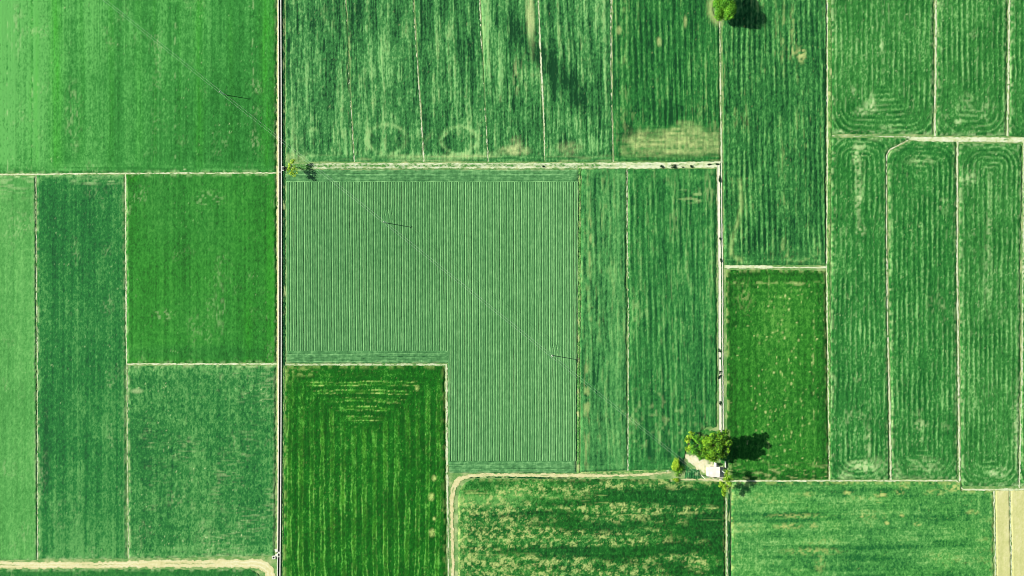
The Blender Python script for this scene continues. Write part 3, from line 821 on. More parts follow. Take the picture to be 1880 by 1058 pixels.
# --- bottom right field
def f21(p):
    x, y, s = p.x, p.y, p.seed
    yw = y + .012 * (x - 1500)
    st = vn(x, yw, 60, 2.4, s) * .5 + vn(x, yw, 150, 6, s + 1) * .7 + vn(x, yw, 300, 16, s + 12) * .4
    fi = vn(x, y, 2.2, 1.8, s + 2)
    bl = fbm(x, y, 70, 26, s + 3, 4)
    tone = .44 + .24 * st + .22 * fi + .22 * bl + .18 * blob(x, y, 1360, 1040, 70, 40, .9) - .25 * blob(x, y, 1600, 1003, 140, 4, .6)
    dry = .35 * ss(.2, .9, bl + .3 * st) * ss(-.2, .6, vn(x, y, 4, 3, s + 4)) + speck(p, .45, .85, 5, 2.6, 2.4)
    for cx, cy, rx, ry, a in ((1617, 908, 10, 5, .9), (1555, 905, 6, 4, .8), (1650, 904, 8, 4, .6), (1715, 904, 16, 5, .6), (1660, 893, 8, 5, .7), (1446, 966, 22, 5, .7), (1492, 965, 8, 5, .6), (1628, 960, 4, 3, 1), (1684, 962, 6, 3, .9), (1623, 947, 3, 4, .8), (1655, 947, 4, 3, .7), (1583, 947, 4, 3, .7), (1485, 907, 8, 4, .5), (1460, 947, 45, 4, .5), (1785, 940, 10, 4, .6), (1505, 1035, 8, 14, .4), (1490, 1012, 45, 6, .5), (1750, 895, 14, 7, .8)):
        dry = dry + a * blob(x, y, cx, cy, rx, ry, .7) * ss(-.4, .4, vn(x, y, 4, 3, s + 6))
    sd = ss(1775, 1800, x)
    tone = tone * (1 - sd) + sd * (.5 + .16 * vn(x, y, 3, 60, s + 7) + .18 * fi + .1 * bl)
    dry = dry + .5 * (1 - ss(0, 2.0, p.d)) * ss(-.3, .5, vn(x, y, 5, 5, s + 8))
    return .05 * fi + .05 * st, tone, dry, .05 + .12 * fbm(x, y, 50, 30, s + 9, 2)
M21 = crop_mat('crop_bottom_right', (20, 104, 48), (80, 160, 82), (152, 208, 134), dry=(205, 218, 125), lime=(60, 156, 40), fine=.42)
def m21(p): return np.where(p.x < 1764, p.y - 884.5, p.y - 900.5)
field('light green field with faint cross streaks and yellow tufts at the bottom right', [(1342, 884), (1822, 884), (1826, 1110), (1342, 1110)], M21, f21, .4, .4, .4, mask=m21)

# --- ripe straw coloured strips in the lower right corner
def f22(p):
    x, y, s = p.x, p.y, p.seed
    st = vn(x, y, 1.8, 60, s) * .5 + vn(x, y, 6, 160, s + 1) * .5
    fi = vn(x, y, 1.8, 2.4, s + 2)
    return .02 * fi + .02 * st, .5 + .22 * st + .2 * fi + .2 * fbm(x, y, 20, 30, s + 3, 3), ZERO(p), ZERO(p)
M22 = crop_mat('ripe_cereal', (200, 206, 130), (221, 222, 150), (240, 236, 176), fine=.22)
field('straw yellow ripe strip in the lower right corner, the left one', [(1827.5, 900.5), (1852.5, 900.5), (1856.5, 1110), (1830, 1110)], M22, f22, .36, .6, .3, ramp=.3, wob=.3)
field('straw yellow ripe strip touching the right edge at the lower right corner', [(1855.5, 900.5), (1945, 900.5), (1945, 1110), (1859.5, 1110)], M22, f22, .36, .6, .3, ramp=.3, wob=.3)

# ------------------------------------------------------------------ tracks, paths, verges
ZC = [0.03]
def strip(name, label, pts, width, mat, fn=None, ragged=.5, dl=.45, cat=None, kind='structure', z=None, nacross=7, smooth=True):
    """ribbon along a polyline; width px (number or list per point)"""
    P_ = np.array(pts, float)
    if not np.iterable(width): width = [width] * len(pts)
    d = np.hypot(*np.diff(P_, axis=0).T); cum = np.concatenate([[0], np.cumsum(d)])
    n = max(4, int(cum[-1] * S / dl))
    t = np.linspace(0, cum[-1], n)
    cx = np.interp(t, cum, P_[:, 0]); cy = np.interp(t, cum, P_[:, 1]); w = np.interp(t, cum, width)
    if smooth and len(pts) > 2:
        k = max(3, int(3.0 / dl) | 1); pad = k // 2
        ker = np.ones(k) / k
        for arr in (cx, cy):
            a2 = np.concatenate([2 * arr[0] - arr[pad:0:-1], arr, 2 * arr[-1] - arr[-2:-pad - 2:-1]])
            arr[:] = np.convolve(a2, ker, 'valid')
    tx = np.gradient(cx); ty = np.gradient(cy); L = np.hypot(tx, ty) + 1e-9
    nx, ny = -ty / L, tx / L
    NF[0] += 1; sd = NF[0] * 131
    s = np.linspace(-.5, .5, nacross)[None, :]
    e1 = ragged * (vn(t, t * 0, 5, 5, sd) + .7 * vn(t, t * 0, 1.9, 5, sd + 1))[:, None]
    e2 = ragged * (vn(t, t * 0, 5, 5, sd + 2) + .7 * vn(t, t * 0, 1.9, 5, sd + 3))[:, None]
    off = s * np.maximum(.5, w[:, None] + e1 + e2) + (e2 - e1) * .5
    X = cx[:, None] + nx[:, None] * off; Y = cy[:, None] + ny[:, None] * off
    p = F_(); p.x, p.y, p.s, p.t, p.off, p.w, p.seed = X, Y, s + 0 * X, t[:, None] + 0 * X, off, w[:, None] + 0 * X, sd
    if fn is None:
        tone = .5 + .3 * fbm(X, Y, 9, 9, sd + 4, 3); dry = ZERO(p); lime = ZERO(p); hh = 0
    else:
        hh, tone, dry, lime = fn(p)
    ZC[0] += 0.004
    zb = ZC[0] if z is None else z
    Z = zb + 0 * X + np.maximum(0, hh) * np.minimum(1, (0.5 - np.abs(s)) * 6)
    ox, oy = X.mean(), Y.mean()
    me = grid_mesh(name, (X - ox) * S, (oy - Y) * S, Z, {'tone': tone, 'dry': np.clip(dry, 0, 1), 'lime': np.clip(lime, 0, 1)})
    o = link(name, me, mat); o.location = G(ox, oy)
    return tag(o, label, cat or name.replace('_', ' '), kind=kind)

# bare pale soil; 'dry' is a grassy cover here (reuse the attribute node set)
TRK = crop_mat('pale_soil', (186, 206, 142), (230, 242, 192), (252, 255, 224), dry=(84, 150, 66), fine=.35, vec=(1, 1, 1))
DUST = crop_mat('dusty_earth', (206, 206, 140), (236, 230, 170), (250, 246, 200), dry=(86, 150, 62), fine=.32, vec=(1, 1, 1))
WEED = crop_mat('ditch_weeds', (0, 54, 26), (8, 82, 40), (60, 130, 66), dry=(190, 215, 140), fine=.5, vec=(1, 1, 1))
WEEDL = crop_mat('verge_grass', (40, 116, 52), (96, 164, 84), (160, 210, 130), dry=(214, 224, 150), fine=.5, vec=(1, 1, 1))

def pathfn(cover=0.0, edge=.5, gaps=.3):
    def fn(p):
        s = p.seed
        tone = .55 + .3 * fbm(p.x, p.y, 8, 8, s + 4, 3)
        g = fbm(p.x, p.y, 7, 7, s + 5, 3)
        dry = cover + edge * ss(.25, .5, np.abs(p.s)) * ss(-.4, .5, vn(p.x, p.y, 3, 3, s + 6)) + ss(.65 - gaps, 1.0 - gaps * .5, g) * .9
        return 0.05 * np.clip(dry, 0, 1), tone, dry, ZERO(p)
    return fn
def vergefn(p):
    s = p.seed
    fi = vn(p.x, p.y, 1.7, 1.7, s + 4)
    return .1 + .08 * fi, .5 + .3 * fi + .2 * fbm(p.x, p.y, 10, 10, s + 5, 3), ss(.15, .8, fbm(p.x, p.y, 8, 14, s + 6, 3)) * .8, ZERO(p)

P = lambda label, pts, w, fn=None, **k: strip('footpath', label, pts, w, TRK, fn or pathfn(.05, .6, .28), cat='path', ragged=.85, **k)
# west block
P('thin white boundary path between the upper left field and the fields below it', [(-60, 322), (60, 320.2), (230, 318.3), (506, 317.8)], [2.0, 2.2, 2.6, 1.8], pathfn(0, .4, .3))
P('faint pale boundary path between the pale strip and the dark column field', [(66, 322), (66.5, 500), (69.5, 700), (69, 1028)], 1.7, pathfn(.2, .5, .45))
P('thin white boundary path up the left side of the square field', [(230.5, 320), (231, 500), (232.5, 668)], 2.0, pathfn(0, .4, .2))
P('faint boundary ditch path between the lower two left fields', [(233.5, 669), (234, 850), (236, 1026)], 1.4, pathfn(.25, .5, .4))
P('thin white boundary path under the square field left of the canal', [(232, 668.5), (508, 668.5)], [2.0, 2.6], pathfn(0, .4, .15))
# canal side
strip('grass_verge', 'pale dusty verge along the left wall of the canal', [(510.4, -50), (510.0, 300), (510.4, 660), (510.2, 900), (509.0, 1010)], [3.4, 4.4, 4.4, 2.8, 2.0], DUST, pathfn(0, .55, .2), ragged=.8, cat='verge')
strip('ditch_weeds', 'dark weedy ditch along the right wall of the canal', [(519, -50), (520.5, 300), (521.3, 660), (521.2, 672)], [5.5, 6, 5.5, 5], WEED, vergefn, ragged=.8, cat='ditch', kind='stuff')
strip('ditch_weeds', 'grassy ditch beside the lower stretch of the canal, left of the dark field', [(520.2, 673), (519.6, 850), (517.6, 1110)], [3.4, 3.2, 3.2], WEEDL, vergefn, ragged=.7, cat='ditch', kind='stuff')
# dirt road bottom left
def roadfn(p):
    s = p.seed
    tone = .5 + .22 * fbm(p.x, p.y, 26, 4, s + 4, 3) + .45 * np.exp(-((np.abs(p.s) - .2) / .07) ** 2) * ss(-.4, .3, vn(p.x, p.y, 60, 60, s + 3))
    dry = .6 * ss(.36, .5, np.abs(p.s)) * ss(-.3, .5, vn(p.x, p.y, 4, 4, s + 6)) + .8 * np.exp(-(p.s / .07) ** 2) * ss(-.1, .5, vn(p.x, p.y, 30, 30, s + 8)) * (.6 + .5 * vn(p.x, p.y, 4, 4, s + 9))
    return 0.04 * dry, tone, dry, ZERO(p)
strip('dirt_road', 'pale dirt road across the bottom left corner, bending down beside the canal', [(-60, 1038.5), (60, 1037.5), (160, 1037.5), (260, 1036), (440, 1034.5), (476, 1036), (490, 1041.5), (496, 1052), (498, 1110)], [13, 13, 11, 13, 15, 18, 18, 18, 17], DUST, roadfn, ragged=1.7, cat='road', nacross=25, dl=.35)
# cross track
def t1fn(p):
    s = p.seed
    rut = np.exp(-((p.s + .36) / .12) ** 2) + .9 * np.exp(-((p.s - .30) / .16) ** 2)
    x = p.x
    clear = ss(1080, 1150, x) * .5 + ss(640, 720, x) * .15
    dry = np.clip(1.1 - .85 * rut - clear + .8 * fbm(x, p.y, 9, 4, s + 4, 3), 0, 1) * (.6 + .5 * ss(-.2, .3, vn(x, p.y, 3, 3, s + 9))) + .7 * (1 - ss(545, 590, x)) 
    return .1 * np.clip(dry, 0, 1), .55 + .3 * fbm(x, p.y, 7, 5, s + 5, 3), dry, ZERO(p)
strip('dirt_track', 'pale overgrown farm track with two ruts crossing from the canal to the double track', [(526, 306), (640, 305), (900, 304.5), (1062, 304.5), (1200, 304), (1323, 302)], [9, 10, 10, 10, 11, 11], TRK, t1fn, ragged=.8, cat='track', nacross=23, dl=.4)
# double track
def t2fn(p):
    s = p.seed
    off = p.s * p.w
    a = np.exp(-((off + 3.0) / 1.0) ** 4) + np.exp(-((off - 2.2) / 2.1) ** 6)
    dry = np.clip(1.0 - 1.15 * a + .25 * fbm(p.x, p.y, 3, 8, s + 4, 3) * (1 - a), 0, 1)
    return .16 * dry, .7 + .25 * fbm(p.x, p.y, 5, 7, s + 5, 3), dry, ZERO(p)
DBL = crop_mat('pale_track', (225, 225, 175), (250, 248, 215), (255, 255, 235), dry=(40, 112, 48), fine=.3, vec=(1, 1, 1))
strip('dirt_track', 'double white wheel track running down to the big tree by the shed', [(1321, 300), (1322, 420), (1323.5, 500), (1323.5, 640), (1324.5, 800)], [9.5, 9.5, 9.5, 10, 10], DBL, t2fn, ragged=.35, cat='track', nacross=25, dl=.4)
P('thin pale boundary path running up from the cross track to the lone tree at the top', [(1321, -50), (1321.5, 60), (1323, 200), (1325, 299)], [2.2, 2, 2.4, 3.2], pathfn(.1, .5, .35))
# plot lines in the top middle
for pts, w, L in (([(633, -50), (634.5, 0), (638, 110), (650.5, 297)], [1.1, 1.2, 2.0, .9], 'faint pale plot line nearest the canal among the top plots'),
                  ([(757, -50), (757.5, 0), (768, 150), (778.5, 297)], [2, 2, 2, 2.2], 'thin straw plot line left of the second ring of crop'),
                  ([(880, -50), (880.5, 0), (886, 150), (896.5, 297)], [1.6, 1.8, 2, 1.6], 'thin straw plot line right of the second ring of crop'),
                  ([(987, -50), (987, 0), (992.5, 110), (998, 200), (1000.5, 297)], [5, 5, 4, 3, 1.6], 'straw plot line beside the dried strip at the top'),
                  ([(1122, -50), (1121.5, 120), (1123, 210), (1126, 297)], [2, 2, 1.5, 1], 'white broken plot line left of the furrowed top plot')):
    P(L, pts, w, pathfn(.08, .45, .32))
# lines around the ridged field
strip('grass_verge', 'pale grassy strip along the right side of the ridged field', [(1064.5, 309), (1064, 500), (1062, 700), (1061.5, 868)], [4.5, 4.5, 4.5, 5], WEEDL, vergefn, ragged=.9, cat='verge')
P('straw boundary path between the ridged field and the dark field below it', [(524, 669.5), (640, 669.5), (818, 669.5)], [3, 3.4, 3.2], pathfn(.22, .5, .5))
P('straw boundary path down the right side of the dark field below the ridges', [(819.5, 669), (820, 760), (821, 872), (822.5, 960), (824, 1110)], [3.6, 3.4, 3.8, 1.8, 1.4], pathfn(.08, .5, .3))
P('thin white boundary path between the two fields right of the ridges', [(1151, 311), (1151.5, 430), (1153.5, 500), (1154.5, 600), (1152.8, 864)], [1.6, 2, 1.8, 1.2, 2], pathfn(.2, .5, .4))
# curved lane at the bottom
def lanefn(p):
    s = p.seed
    tone = .45 + .25 * fbm(p.x, p.y, 6, 6, s + 4, 3)
    k = ss(-.1, .2, p.s) * ss(875, 900, p.x) * (1 - ss(1030, 1060, p.x)) * 0
    dry = .9 * ss(.25, .5, np.abs(p.s)) * ss(-.4, .4, vn(p.x, p.y, 4, 4, s + 6)) + .7 * np.exp(-((p.s) / .12) ** 2) * ss(.1, .6, fbm(p.x, p.y, 16, 16, s + 7, 2))
    return .04 * dry, tone, dry, ZERO(p)
strip('dirt_road', 'pale dirt lane rising from the bottom edge and curving right towards the shed', [(832, 1110), (831.5, 1040), (829.5, 960), (829.5, 915), (832, 896), (840, 882), (858, 874.5), (900, 871.5), (1000, 873), (1062, 873), (1120, 873.5), (1180, 872), (1232, 867)], [5, 5.5, 6.5, 8, 10, 12, 9, 5.5, 6.5, 7, 4.5, 4, 3.5], DUST, lanefn, ragged=1.4, cat='lane', nacross=21, dl=.35)
strip('grass_verge', 'dark grass strip below the curved dirt lane', [(862, 877.5), (900, 876.5), (1000, 877.5), (1060, 878)], [1.5, 3, 3, 1.5], WEED, vergefn, ragged=.5, cat='verge')
strip('grass_verge', 'rough grass strip between the lane and the field above it, left of the yard', [(1066, 868), (1120, 868), (1190, 866), (1228, 861)], [3.5, 4, 4, 4], WEEDL, vergefn, ragged=1.0, cat='verge')
P('straw path curving from the yard up around the foot of the yellow tree', [(1222, 866), (1232, 857), (1244, 843), (1254, 828), (1258, 815), (1260, 804)], [5, 7, 8, 7, 5, 2], pathfn(.15, .5, .4))
# right hand lines
WV = lambda label, pts, w: strip('grass_verge', label, pts, w, WEEDL, vergefn, ragged=1.0, cat='verge')
WV('dry grass margin right of the long white boundary line', [(1522.5, -50), (1523.5, 250), (1521, 490), (1523, 700), (1524.5, 882)], [6, 7, 5, 4, 3])
P('long white boundary path dropping from the top edge on the right side', [(1518.5, -50), (1519.5, 250), (1517.8, 490), (1520.5, 700), (1523, 882)], [3, 3.2, 3, 2.2, 1.4], pathfn(.0, .4, .12))
P('pale boundary path between the first two top right fields', [(1718, -50), (1717.5, 120), (1716, 250)], [3.4, 3.2, 3], pathfn(.05, .6, .2))
P('pale boundary path near the top right corner', [(1853.5, -50), (1851.5, 120), (1849.5, 250)], [3.2, 3.2, 3], pathfn(.05, .6, .2))
P('thin white path leading left from the white track', [(1527, 250), (1600, 250), (1668, 252)], [1.2, 1.2, 2], pathfn(.2, .4, .3))
strip('dirt_track', 'broad white track entering from the right edge', [(1664, 253.5), (1680, 255.5), (1740, 256.2), (1800, 256.5), (1945, 258)], [4, 7, 8, 8.5, 8.5], TRK, pathfn(-.05, .35, .16), ragged=1.0, cat='track', nacross=17)
P('bent pale lane dropping from the white track between two right hand fields', [(1667, 257.5), (1634, 274.5), (1627.5, 284), (1626.5, 330), (1628.5, 560), (1633, 740), (1635.5, 882)], [2, 2, 2.2, 2.6, 2.6, 3, 3], pathfn(.08, .5, .25))
P('pale boundary path between the last two long right hand fields', [(1757.5, 261), (1757, 480), (1760, 740), (1761.5, 884)], [3, 3, 3.2, 3.2], pathfn(.05, .55, .2))
P('pale boundary path at the far right edge', [(1879, 262), (1878.5, 500), (1876, 700), (1871, 896)], [2.5, 3, 3.4, 2.6], pathfn(.1, .55, .25))
P('cream path closing the foot of the striped upper right field', [(1330, 489.8), (1416, 490.3), (1420, 491), (1517, 491.5)], [5.5, 5.5, 2, 2.2], pathfn(-.05, .3, .1), smooth=False)
P('straw path across the foot of the right hand fields', [(1338, 883.5), (1400, 883), (1520, 883), (1757, 882.3), (1760.5, 886), (1762.5, 896), (1768, 899), (1826, 899.3), (1945, 897.5)], [4, 2.6, 2.2, 2.4, 2.6, 2.6, 2.8, 3, 5], pathfn(.05, .5, .25))
P('straw boundary path left of the ripe strips', [(1824.5, 901), (1826, 980), (1828.5, 1110)], [2.4, 2.4, 2.2], pathfn(.1, .5, .3))
P('cream line between the two ripe strips', [(1853.8, 901), (1855.5, 980), (1858, 1110)], 1.7, pathfn(-.1, .0, .05))
# boundary ditch bottom
P('pale path along the right side of the blotched field', [(1333.2, 915), (1334, 980), (1335, 1110)], [1.6, 2, 2.4], pathfn(.1, .4, .3))
strip('ditch_weeds', 'straight dark ditch between the blotched field and the light bottom right field', [(1338, 893), (1338.6, 980), (1339.4, 1110)], [4, 4, 4], WEED, vergefn, ragged=.4, cat='ditch', kind='stuff')

# ------------------------------------------------------------------ farmyard
def yardfn(p):
    s = p.seed
    e = ss(.3, .5, np.abs(p.s))
    tone = .72 + .25 * fbm(p.x, p.y, 8, 8, s + 4, 3)
    dry = .9 * e * ss(-.4, .4, vn(p.x, p.y, 5, 5, s + 6)) + .5 * ss(.2, .8, fbm(p.x, p.y, 9, 9, s + 7, 3))
    return .04 * dry, tone, dry, ZERO(p)
ROUGH = crop_mat('rough_grass', (10, 90, 40), (54, 136, 60), (120, 186, 96), dry=(205, 215, 130), fine=.5, vec=(1, 1, 1))
YARD = crop_mat('bare_yard', (200, 200, 130), (246, 240, 190), (255, 252, 222), dry=(120, 165, 80), fine=.4, vec=(1, 1, 1))
strip('farmyard', 'bare cream earth yard around the white shed', [(1254, 832), (1266, 842), (1284, 852), (1302, 862), (1330, 872)], [7, 14, 20, 30, 20], YARD, yardfn, ragged=4.0, cat='yard', nacross=31, dl=.35)
strip('grass_verge', 'rough grass around the big tree by the shed', [(1262, 808), (1290, 806), (1318, 812), (1332, 830), (1334, 850)], [12, 36, 40, 34, 20], ROUGH, vergefn, ragged=2.5, cat='grass', kind='stuff', nacross=25)
strip('grass_verge', 'narrow straw strip along the top of the blotched field by the shed', [(1232, 881), (1270, 880.5), (1300, 880.5), (1338, 884)], [2.5, 3, 4, 4], DUST, pathfn(.15, .4, .35), ragged=.8, cat='verge')
def vegfn(p):
    x, y, s = p.x, p.y, p.seed
    c = cosr(x + .5 * vn(x, y, 6, 9, s), 3.3)
    fi = vn(x, y, 1.5, 2, s + 1)
    return .08 * c + .06 * fi, .36 + .22 * c + .25 * fi + .15 * fbm(x, y, 8, 8, s + 2, 3), .5 * ss(.1, .8, fbm(x, y, 7, 6, s + 3, 3)) * ss(0, 5, y - 862), ZERO(p)
MV = crop_mat('vegetable_rows', (4, 74, 40), (48, 128, 72), (140, 200, 146), dry=(206, 214, 160), fine=.4)
field('small vegetable plot with short rows left of the white shed', [(1262, 860), (1286, 858), (1288, 879), (1256, 879)], MV, vegfn, .2, .4, .35, ramp=1.2, wob=2.0, name='vegetable_plot', cat='vegetable plot')

# ------------------------------------------------------------------ canal
CP = [(513.2, -60), (513.6, 0), (514.3, 150), (514.6, 310), (514.5, 600), (514.0, 800), (512.8, 980), (511.9, 1058), (511.4, 1115)]
def along(pts, n):
    P_ = np.array(pts, float); t = np.linspace(P_[0, 1], P_[-1, 1], n)
    return np.interp(t, P_[:, 1], P_[:, 0]), t
def canal_ribbon(x0, x1, z0, z1, n=120):
    cx, cy = along(CP, n)
    sm = np.convolve(np.pad(cx, 6, mode='edge'), np.ones(13) / 13, 'valid')
    m = MB()
    for i in range(n):
        jx = 0.0
        for off, z in ((x0, z0), (x0, z1), (x1, z1), (x1, z0)):
            m.v.append(tuple(G(sm[i] + off + jx, cy[i], z)))
    for i in range(n - 1):
        for k in range(3):
            a = 4 * i + k
            m.f.append((a, a + 1, a + 5, a + 4))
    m.f.append((0, 3, 2, 1)); e = 4 * (n - 1); m.f.append((e, e + 1, e + 2, e + 3))
    return m
can = empty('irrigation_canal', G(514, 529))
tag(can, 'long straight narrow concrete irrigation canal with dark water running from top to bottom', 'canal')
canal_ribbon(-2.9, -1.6, -.3, .62).build('canal_wall', CONCRETE, can)
canal_ribbon(1.6, 3.2, -.3, .62).build('canal_wall', CONCRETE, can)
cx, cy = along(CP, 120)
m = canal_ribbon(-1.6, 1.6, -.05, .10)
o = m.build('water', WATERM, None, org=G(514, 529)); tag(o, 'dark narrow water in the concrete canal', 'water', kind='structure')

# outlet at the corner of the ridged field
c0 = G(519, 310)
out = empty('canal_outlet', c0)
tag(out, 'white U-shaped concrete outlet with a round black well beside the canal, by the sapling', 'outlet')
m = MB()
m.box(G(519.6, 306.9).x, c0.y + .78, 0, .7, 1.1, .3, 0, .03)
m.build('concrete_wall', CONCRETE, out)
m = MB(); m.box(c0.x + .15, c0.y - .78, 0, .7, 1.1, .3, 0, .03)
m.build('concrete_wall', CONCRETE, out)
m = MB(); m.box(c0.x - .05, c0.y, 0.0, .3, .6, 1.2, 0, .02); m.build('floor_slab', CONCRETE, out)
wc = G(523.8, 310)
def ringmesh(c, r0, r1, z0, z1, n=28):
    m = MB()
    for r, z in ((r1, z0), (r1, z1), (r0, z1), (r0, z0)):
        for k in range(n):
            a = 2 * math.pi * k / n
            m.v.append((c.x + r * math.cos(a), c.y + r * math.sin(a), z))
    for j in range(3):
        for k in range(n):
            k2 = (k + 1) % n
            m.f.append((j * n + k, j * n + k2, (j + 1) * n + k2, (j + 1) * n + k))
    return m
ringmesh(wc, .62, .78, 0, .5).build('well_ring', plain_mat('mossy_concrete', (.02, .03, .02, 1), (.04, .06, .03, 1), 3), out)
m = MB()
for k in range(28):
    a = 2 * math.pi * k / 28
    m.v.append((wc.x + .63 * math.cos(a), wc.y + .63 * math.sin(a), .08))
m.f.append(tuple(range(28))); m.build('well_water', DARKM, out)

def slab(label, px, py, sx, sy, z=.62, rot=0.0, name='plank_bridge', mat=CONCRETE):
    c = G(px, py, z)
    m = MB(); m.box(c.x, c.y, z + .003, z + .10, sx, sy, rot, .015)
    o = m.build(name, mat, None, org=c)
    return tag(o, label, 'bridge', group='crossings over the canal')
slab('thin white slab crossing the canal just below the round well', 514.6, 316.4, 1.15, .26)
slab('broad white slab crossing the canal beside the square intake box at the bottom', 512.4, 1014.2, 1.15, .8)
slab('narrow white slab crossing the canal below the broad one at the bottom', 512.2, 1021.8, 1.15, .3)

ib = G(502.9, 1023.3)
ibx = empty('intake_box', ib)
tag(ibx, 'square white concrete box with a black opening left of the canal at the bottom', 'intake box')
m = MB()
for dx_, dy_, sx_, sy_ in ((0, .58, 1.55, .34), (0, -.58, 1.55, .34), (.605, 0, .34, .82), (-.605, 0, .34, .82)):
    m.box(ib.x + dx_, ib.y + dy_, 0, .55, sx_, sy_)
m.build('concrete_rim', CONCRETE, ibx)
m = MB(); m.box(ib.x, ib.y, .0, .12, .86, .8); m.build('dark_opening', DARKM, ibx)
m = MB(); m.box(G(508, 1020).x, G(508, 1020).y, 0, .18, 1.5, 1.3, .5, .02).box(G(507, 1011).x, G(507, 1011).y, 0, .14, 1.0, 1.4, .35, .02)
o = m.build('concrete_apron', CONCRETE, None, org=G(508, 1016)); tag(o, 'pale broken concrete apron between the intake box and the canal', 'apron')
m = MB(); g_ = G(509.8, 1013.4); m.box(g_.x, g_.y, .18, .75, .5, .45, .2, .02)
o = m.build('sluice_gate', plain_mat('dark_steel', (.01, .012, .01, 1), (.02, .024, .02, 1), 3), None, org=g_); tag(o, 'small dark sluice gate block on the apron beside the canal', 'sluice gate')

# ------------------------------------------------------------------ shed and yard things
sc = G(1310.6, 864.8)
sx_, sy_ = 18.0 * S, 18.2 * S
sh = empty('shed', sc)
tag(sh, 'small white flat-roofed shed below the big tree', 'shed')
RZ = -0.035
m = MB(); m.box(sc.x, sc.y, 0, 2.45, sx_ - .3, sy_ - .3, RZ); m.build('wall', WHITEWASH, sh)
m = MB(); m.box(sc.x, sc.y, 2.452, 2.62, sx_, sy_, RZ, .03); roof = m.build('roof', ROOFM, sh)
m = MB()
for dx_, dy_, a_, b_ in ((0, sy_ / 2 - .09, sx_, .14), (sx_ / 2 - .09, 0, .14, sy_ - .36), (0, -sy_ / 2 + .09, sx_, .14)):
    c_, q_ = math.cos(RZ), math.sin(RZ)
    m.box(sc.x + dx_ * c_ - dy_ * q_, sc.y + dx_ * q_ + dy_ * c_, 2.622, 2.70, a_ - .04, b_, RZ)
rp = MB(); rp.v = [(v[0] - 0, v[1], v[2]) for v in m.v]; rp.f = m.f
rp.build('parapet', WHITEWASH, roof)
lw = sc + Vector((-sx_ / 2 - .62, -.05, 0))
m = MB(); m.box(lw.x, lw.y, 0, 1.9, 1.1, sy_ * .86, RZ); m.build('lean_to', WHITEWASH, sh)
m = MB(); m.box(lw.x - .06, lw.y, 1.902, 2.0, 1.3, sy_ * .92, RZ, .02); m.build('lean_to_roof', ROOFM, sh)
m = MB(); m.box(sc.x + .6, sc.y - sy_ / 2 + .13, .02, 2.0, .9, .06, RZ); door = m.build('door', DOORM, sh)
m = MB(); m.box(sc.x + .95, sc.y - sy_ / 2 + .085, .95, 1.07, .05, .05, RZ); m.build('handle', METAL, door)
m = MB(); m.box(sc.x - 1.0, sc.y - sy_ / 2 + .14, 1.0, 1.7, .8, .05, RZ); win = m.build('window', DARKM, sh)
m = MB(); m.box(sc.x - 1.0, sc.y - sy_ / 2 + .10, .9, .99, 1.0, .12, RZ); m.build('sill', WHITEWASH, win)

tk = G(1312.6, 851)
tank = empty('water_tank', tk); tag(tank, 'small white round water tank on a block just above the shed', 'water tank')
m = MB(); m.box(tk.x + .05, tk.y - .55, 0, 1.3, .8, 1.5, 0, .03); m.build('block_base', WHITEWASH, tank)
m = MB(); m.tube([(tk.x, tk.y, 0), (tk.x, tk.y, 2.1), (tk.x, tk.y, 2.35)], [.52, .52, .3], 18); m.build('tank_body', WHITEWASH, tank)
m = MB(); m.tube([(tk.x, tk.y, 2.3), (tk.x, tk.y, 2.48)], [.2, .2], 14); m.build('lid', METAL, tank)
w_ = G(1331.4, 852.5)
m = MB(); m.box(w_.x, w_.y, 0, .9, .42, 2.9, .02, .03).box(w_.x, w_.y + 1.3, .9, 1.15, .42, .3, .02, .02)
o = m.build('garden_wall', CONCRETE, None, org=w_); tag(o, 'short pale concrete wall between the shed and the tree shadow', 'wall')
w_ = G(1321, 877)
m = MB()
for k in range(7):
    m.box(w_.x - 2.6 + k * .86, w_.y + .05 * math.sin(k * 2.1), 0, .95, .07, .07, .2 * k)
m.box(w_.x, w_.y + .06, .35, .42, 5.3, .05).box(w_.x, w_.y + .06, .78, .85, 5.3, .05)
o = m.build('rail_fence', WOOD, None, org=w_); tag(o, 'low pale rail fence along the front of the white shed', 'fence')

# ------------------------------------------------------------------ poles and cables
def pole(label, px, py, h, ang, ins=True):
    b0 = G(px, py)
    t = empty('utility_pole', b0)
    tag(t, label, 'utility pole', 'poles of the overhead line')
    MB().tube([b0 + Vector((0, 0, z)) for z in (0, h * .5, h)], [.21, .17, .13], 10).build('pole', PALEPOLE, t, True)
    MB().box(b0.x, b0.y, h - .42, h - .30, 1.25, .12, ang, .01).build('crossarm', WOOD, t)
    tips = []
    for sgn in (-1, 1):
        q = b0 + Vector((math.cos(ang), math.sin(ang), 0)) * .5 * sgn
        MB().tube([q + Vector((0, 0, z)) for z in (h - .298, h - .2, h - .1, h - .04)], [.05, .09, .09, .04], 10).build('insulator', DARKM, t, True)
        tips.append(q + Vector((0, 0, h - .03)))
    return t, tips
dirl = math.atan2(-(653 - 175), 1013 - 414) + math.pi / 2
pl = [(110, -66, 'pale utility pole just beyond the upper left edge of the picture'),
      (412.8, 174.6, 'utility pole standing in the bright upper left field, shadow to its right'),
      (708.5, 409.5, 'utility pole standing in the ridged field, in its upper left part'),
      (1012.6, 652.4, 'utility pole standing in the ridged field, near its right side'),
      (1287.3, 872.4, 'pale utility pole at the corner of the vegetable plot left of the shed')]
tips = []
for px_, py_, L in pl:
    _, tp = pole(L, px_, py_, 9.0, dirl)
    tips.append(tp)
_, tp4 = pole('pale utility pole right of the shed beside the thin tree', 1324.2, 863.3, 8.8, math.radians(80))
def span(a, b, sag, n=14):
    return [a.lerp(b, i / n) + Vector((0, 0, -4 * sag * (i / n) * (1 - i / n))) for i in range(n + 1)]
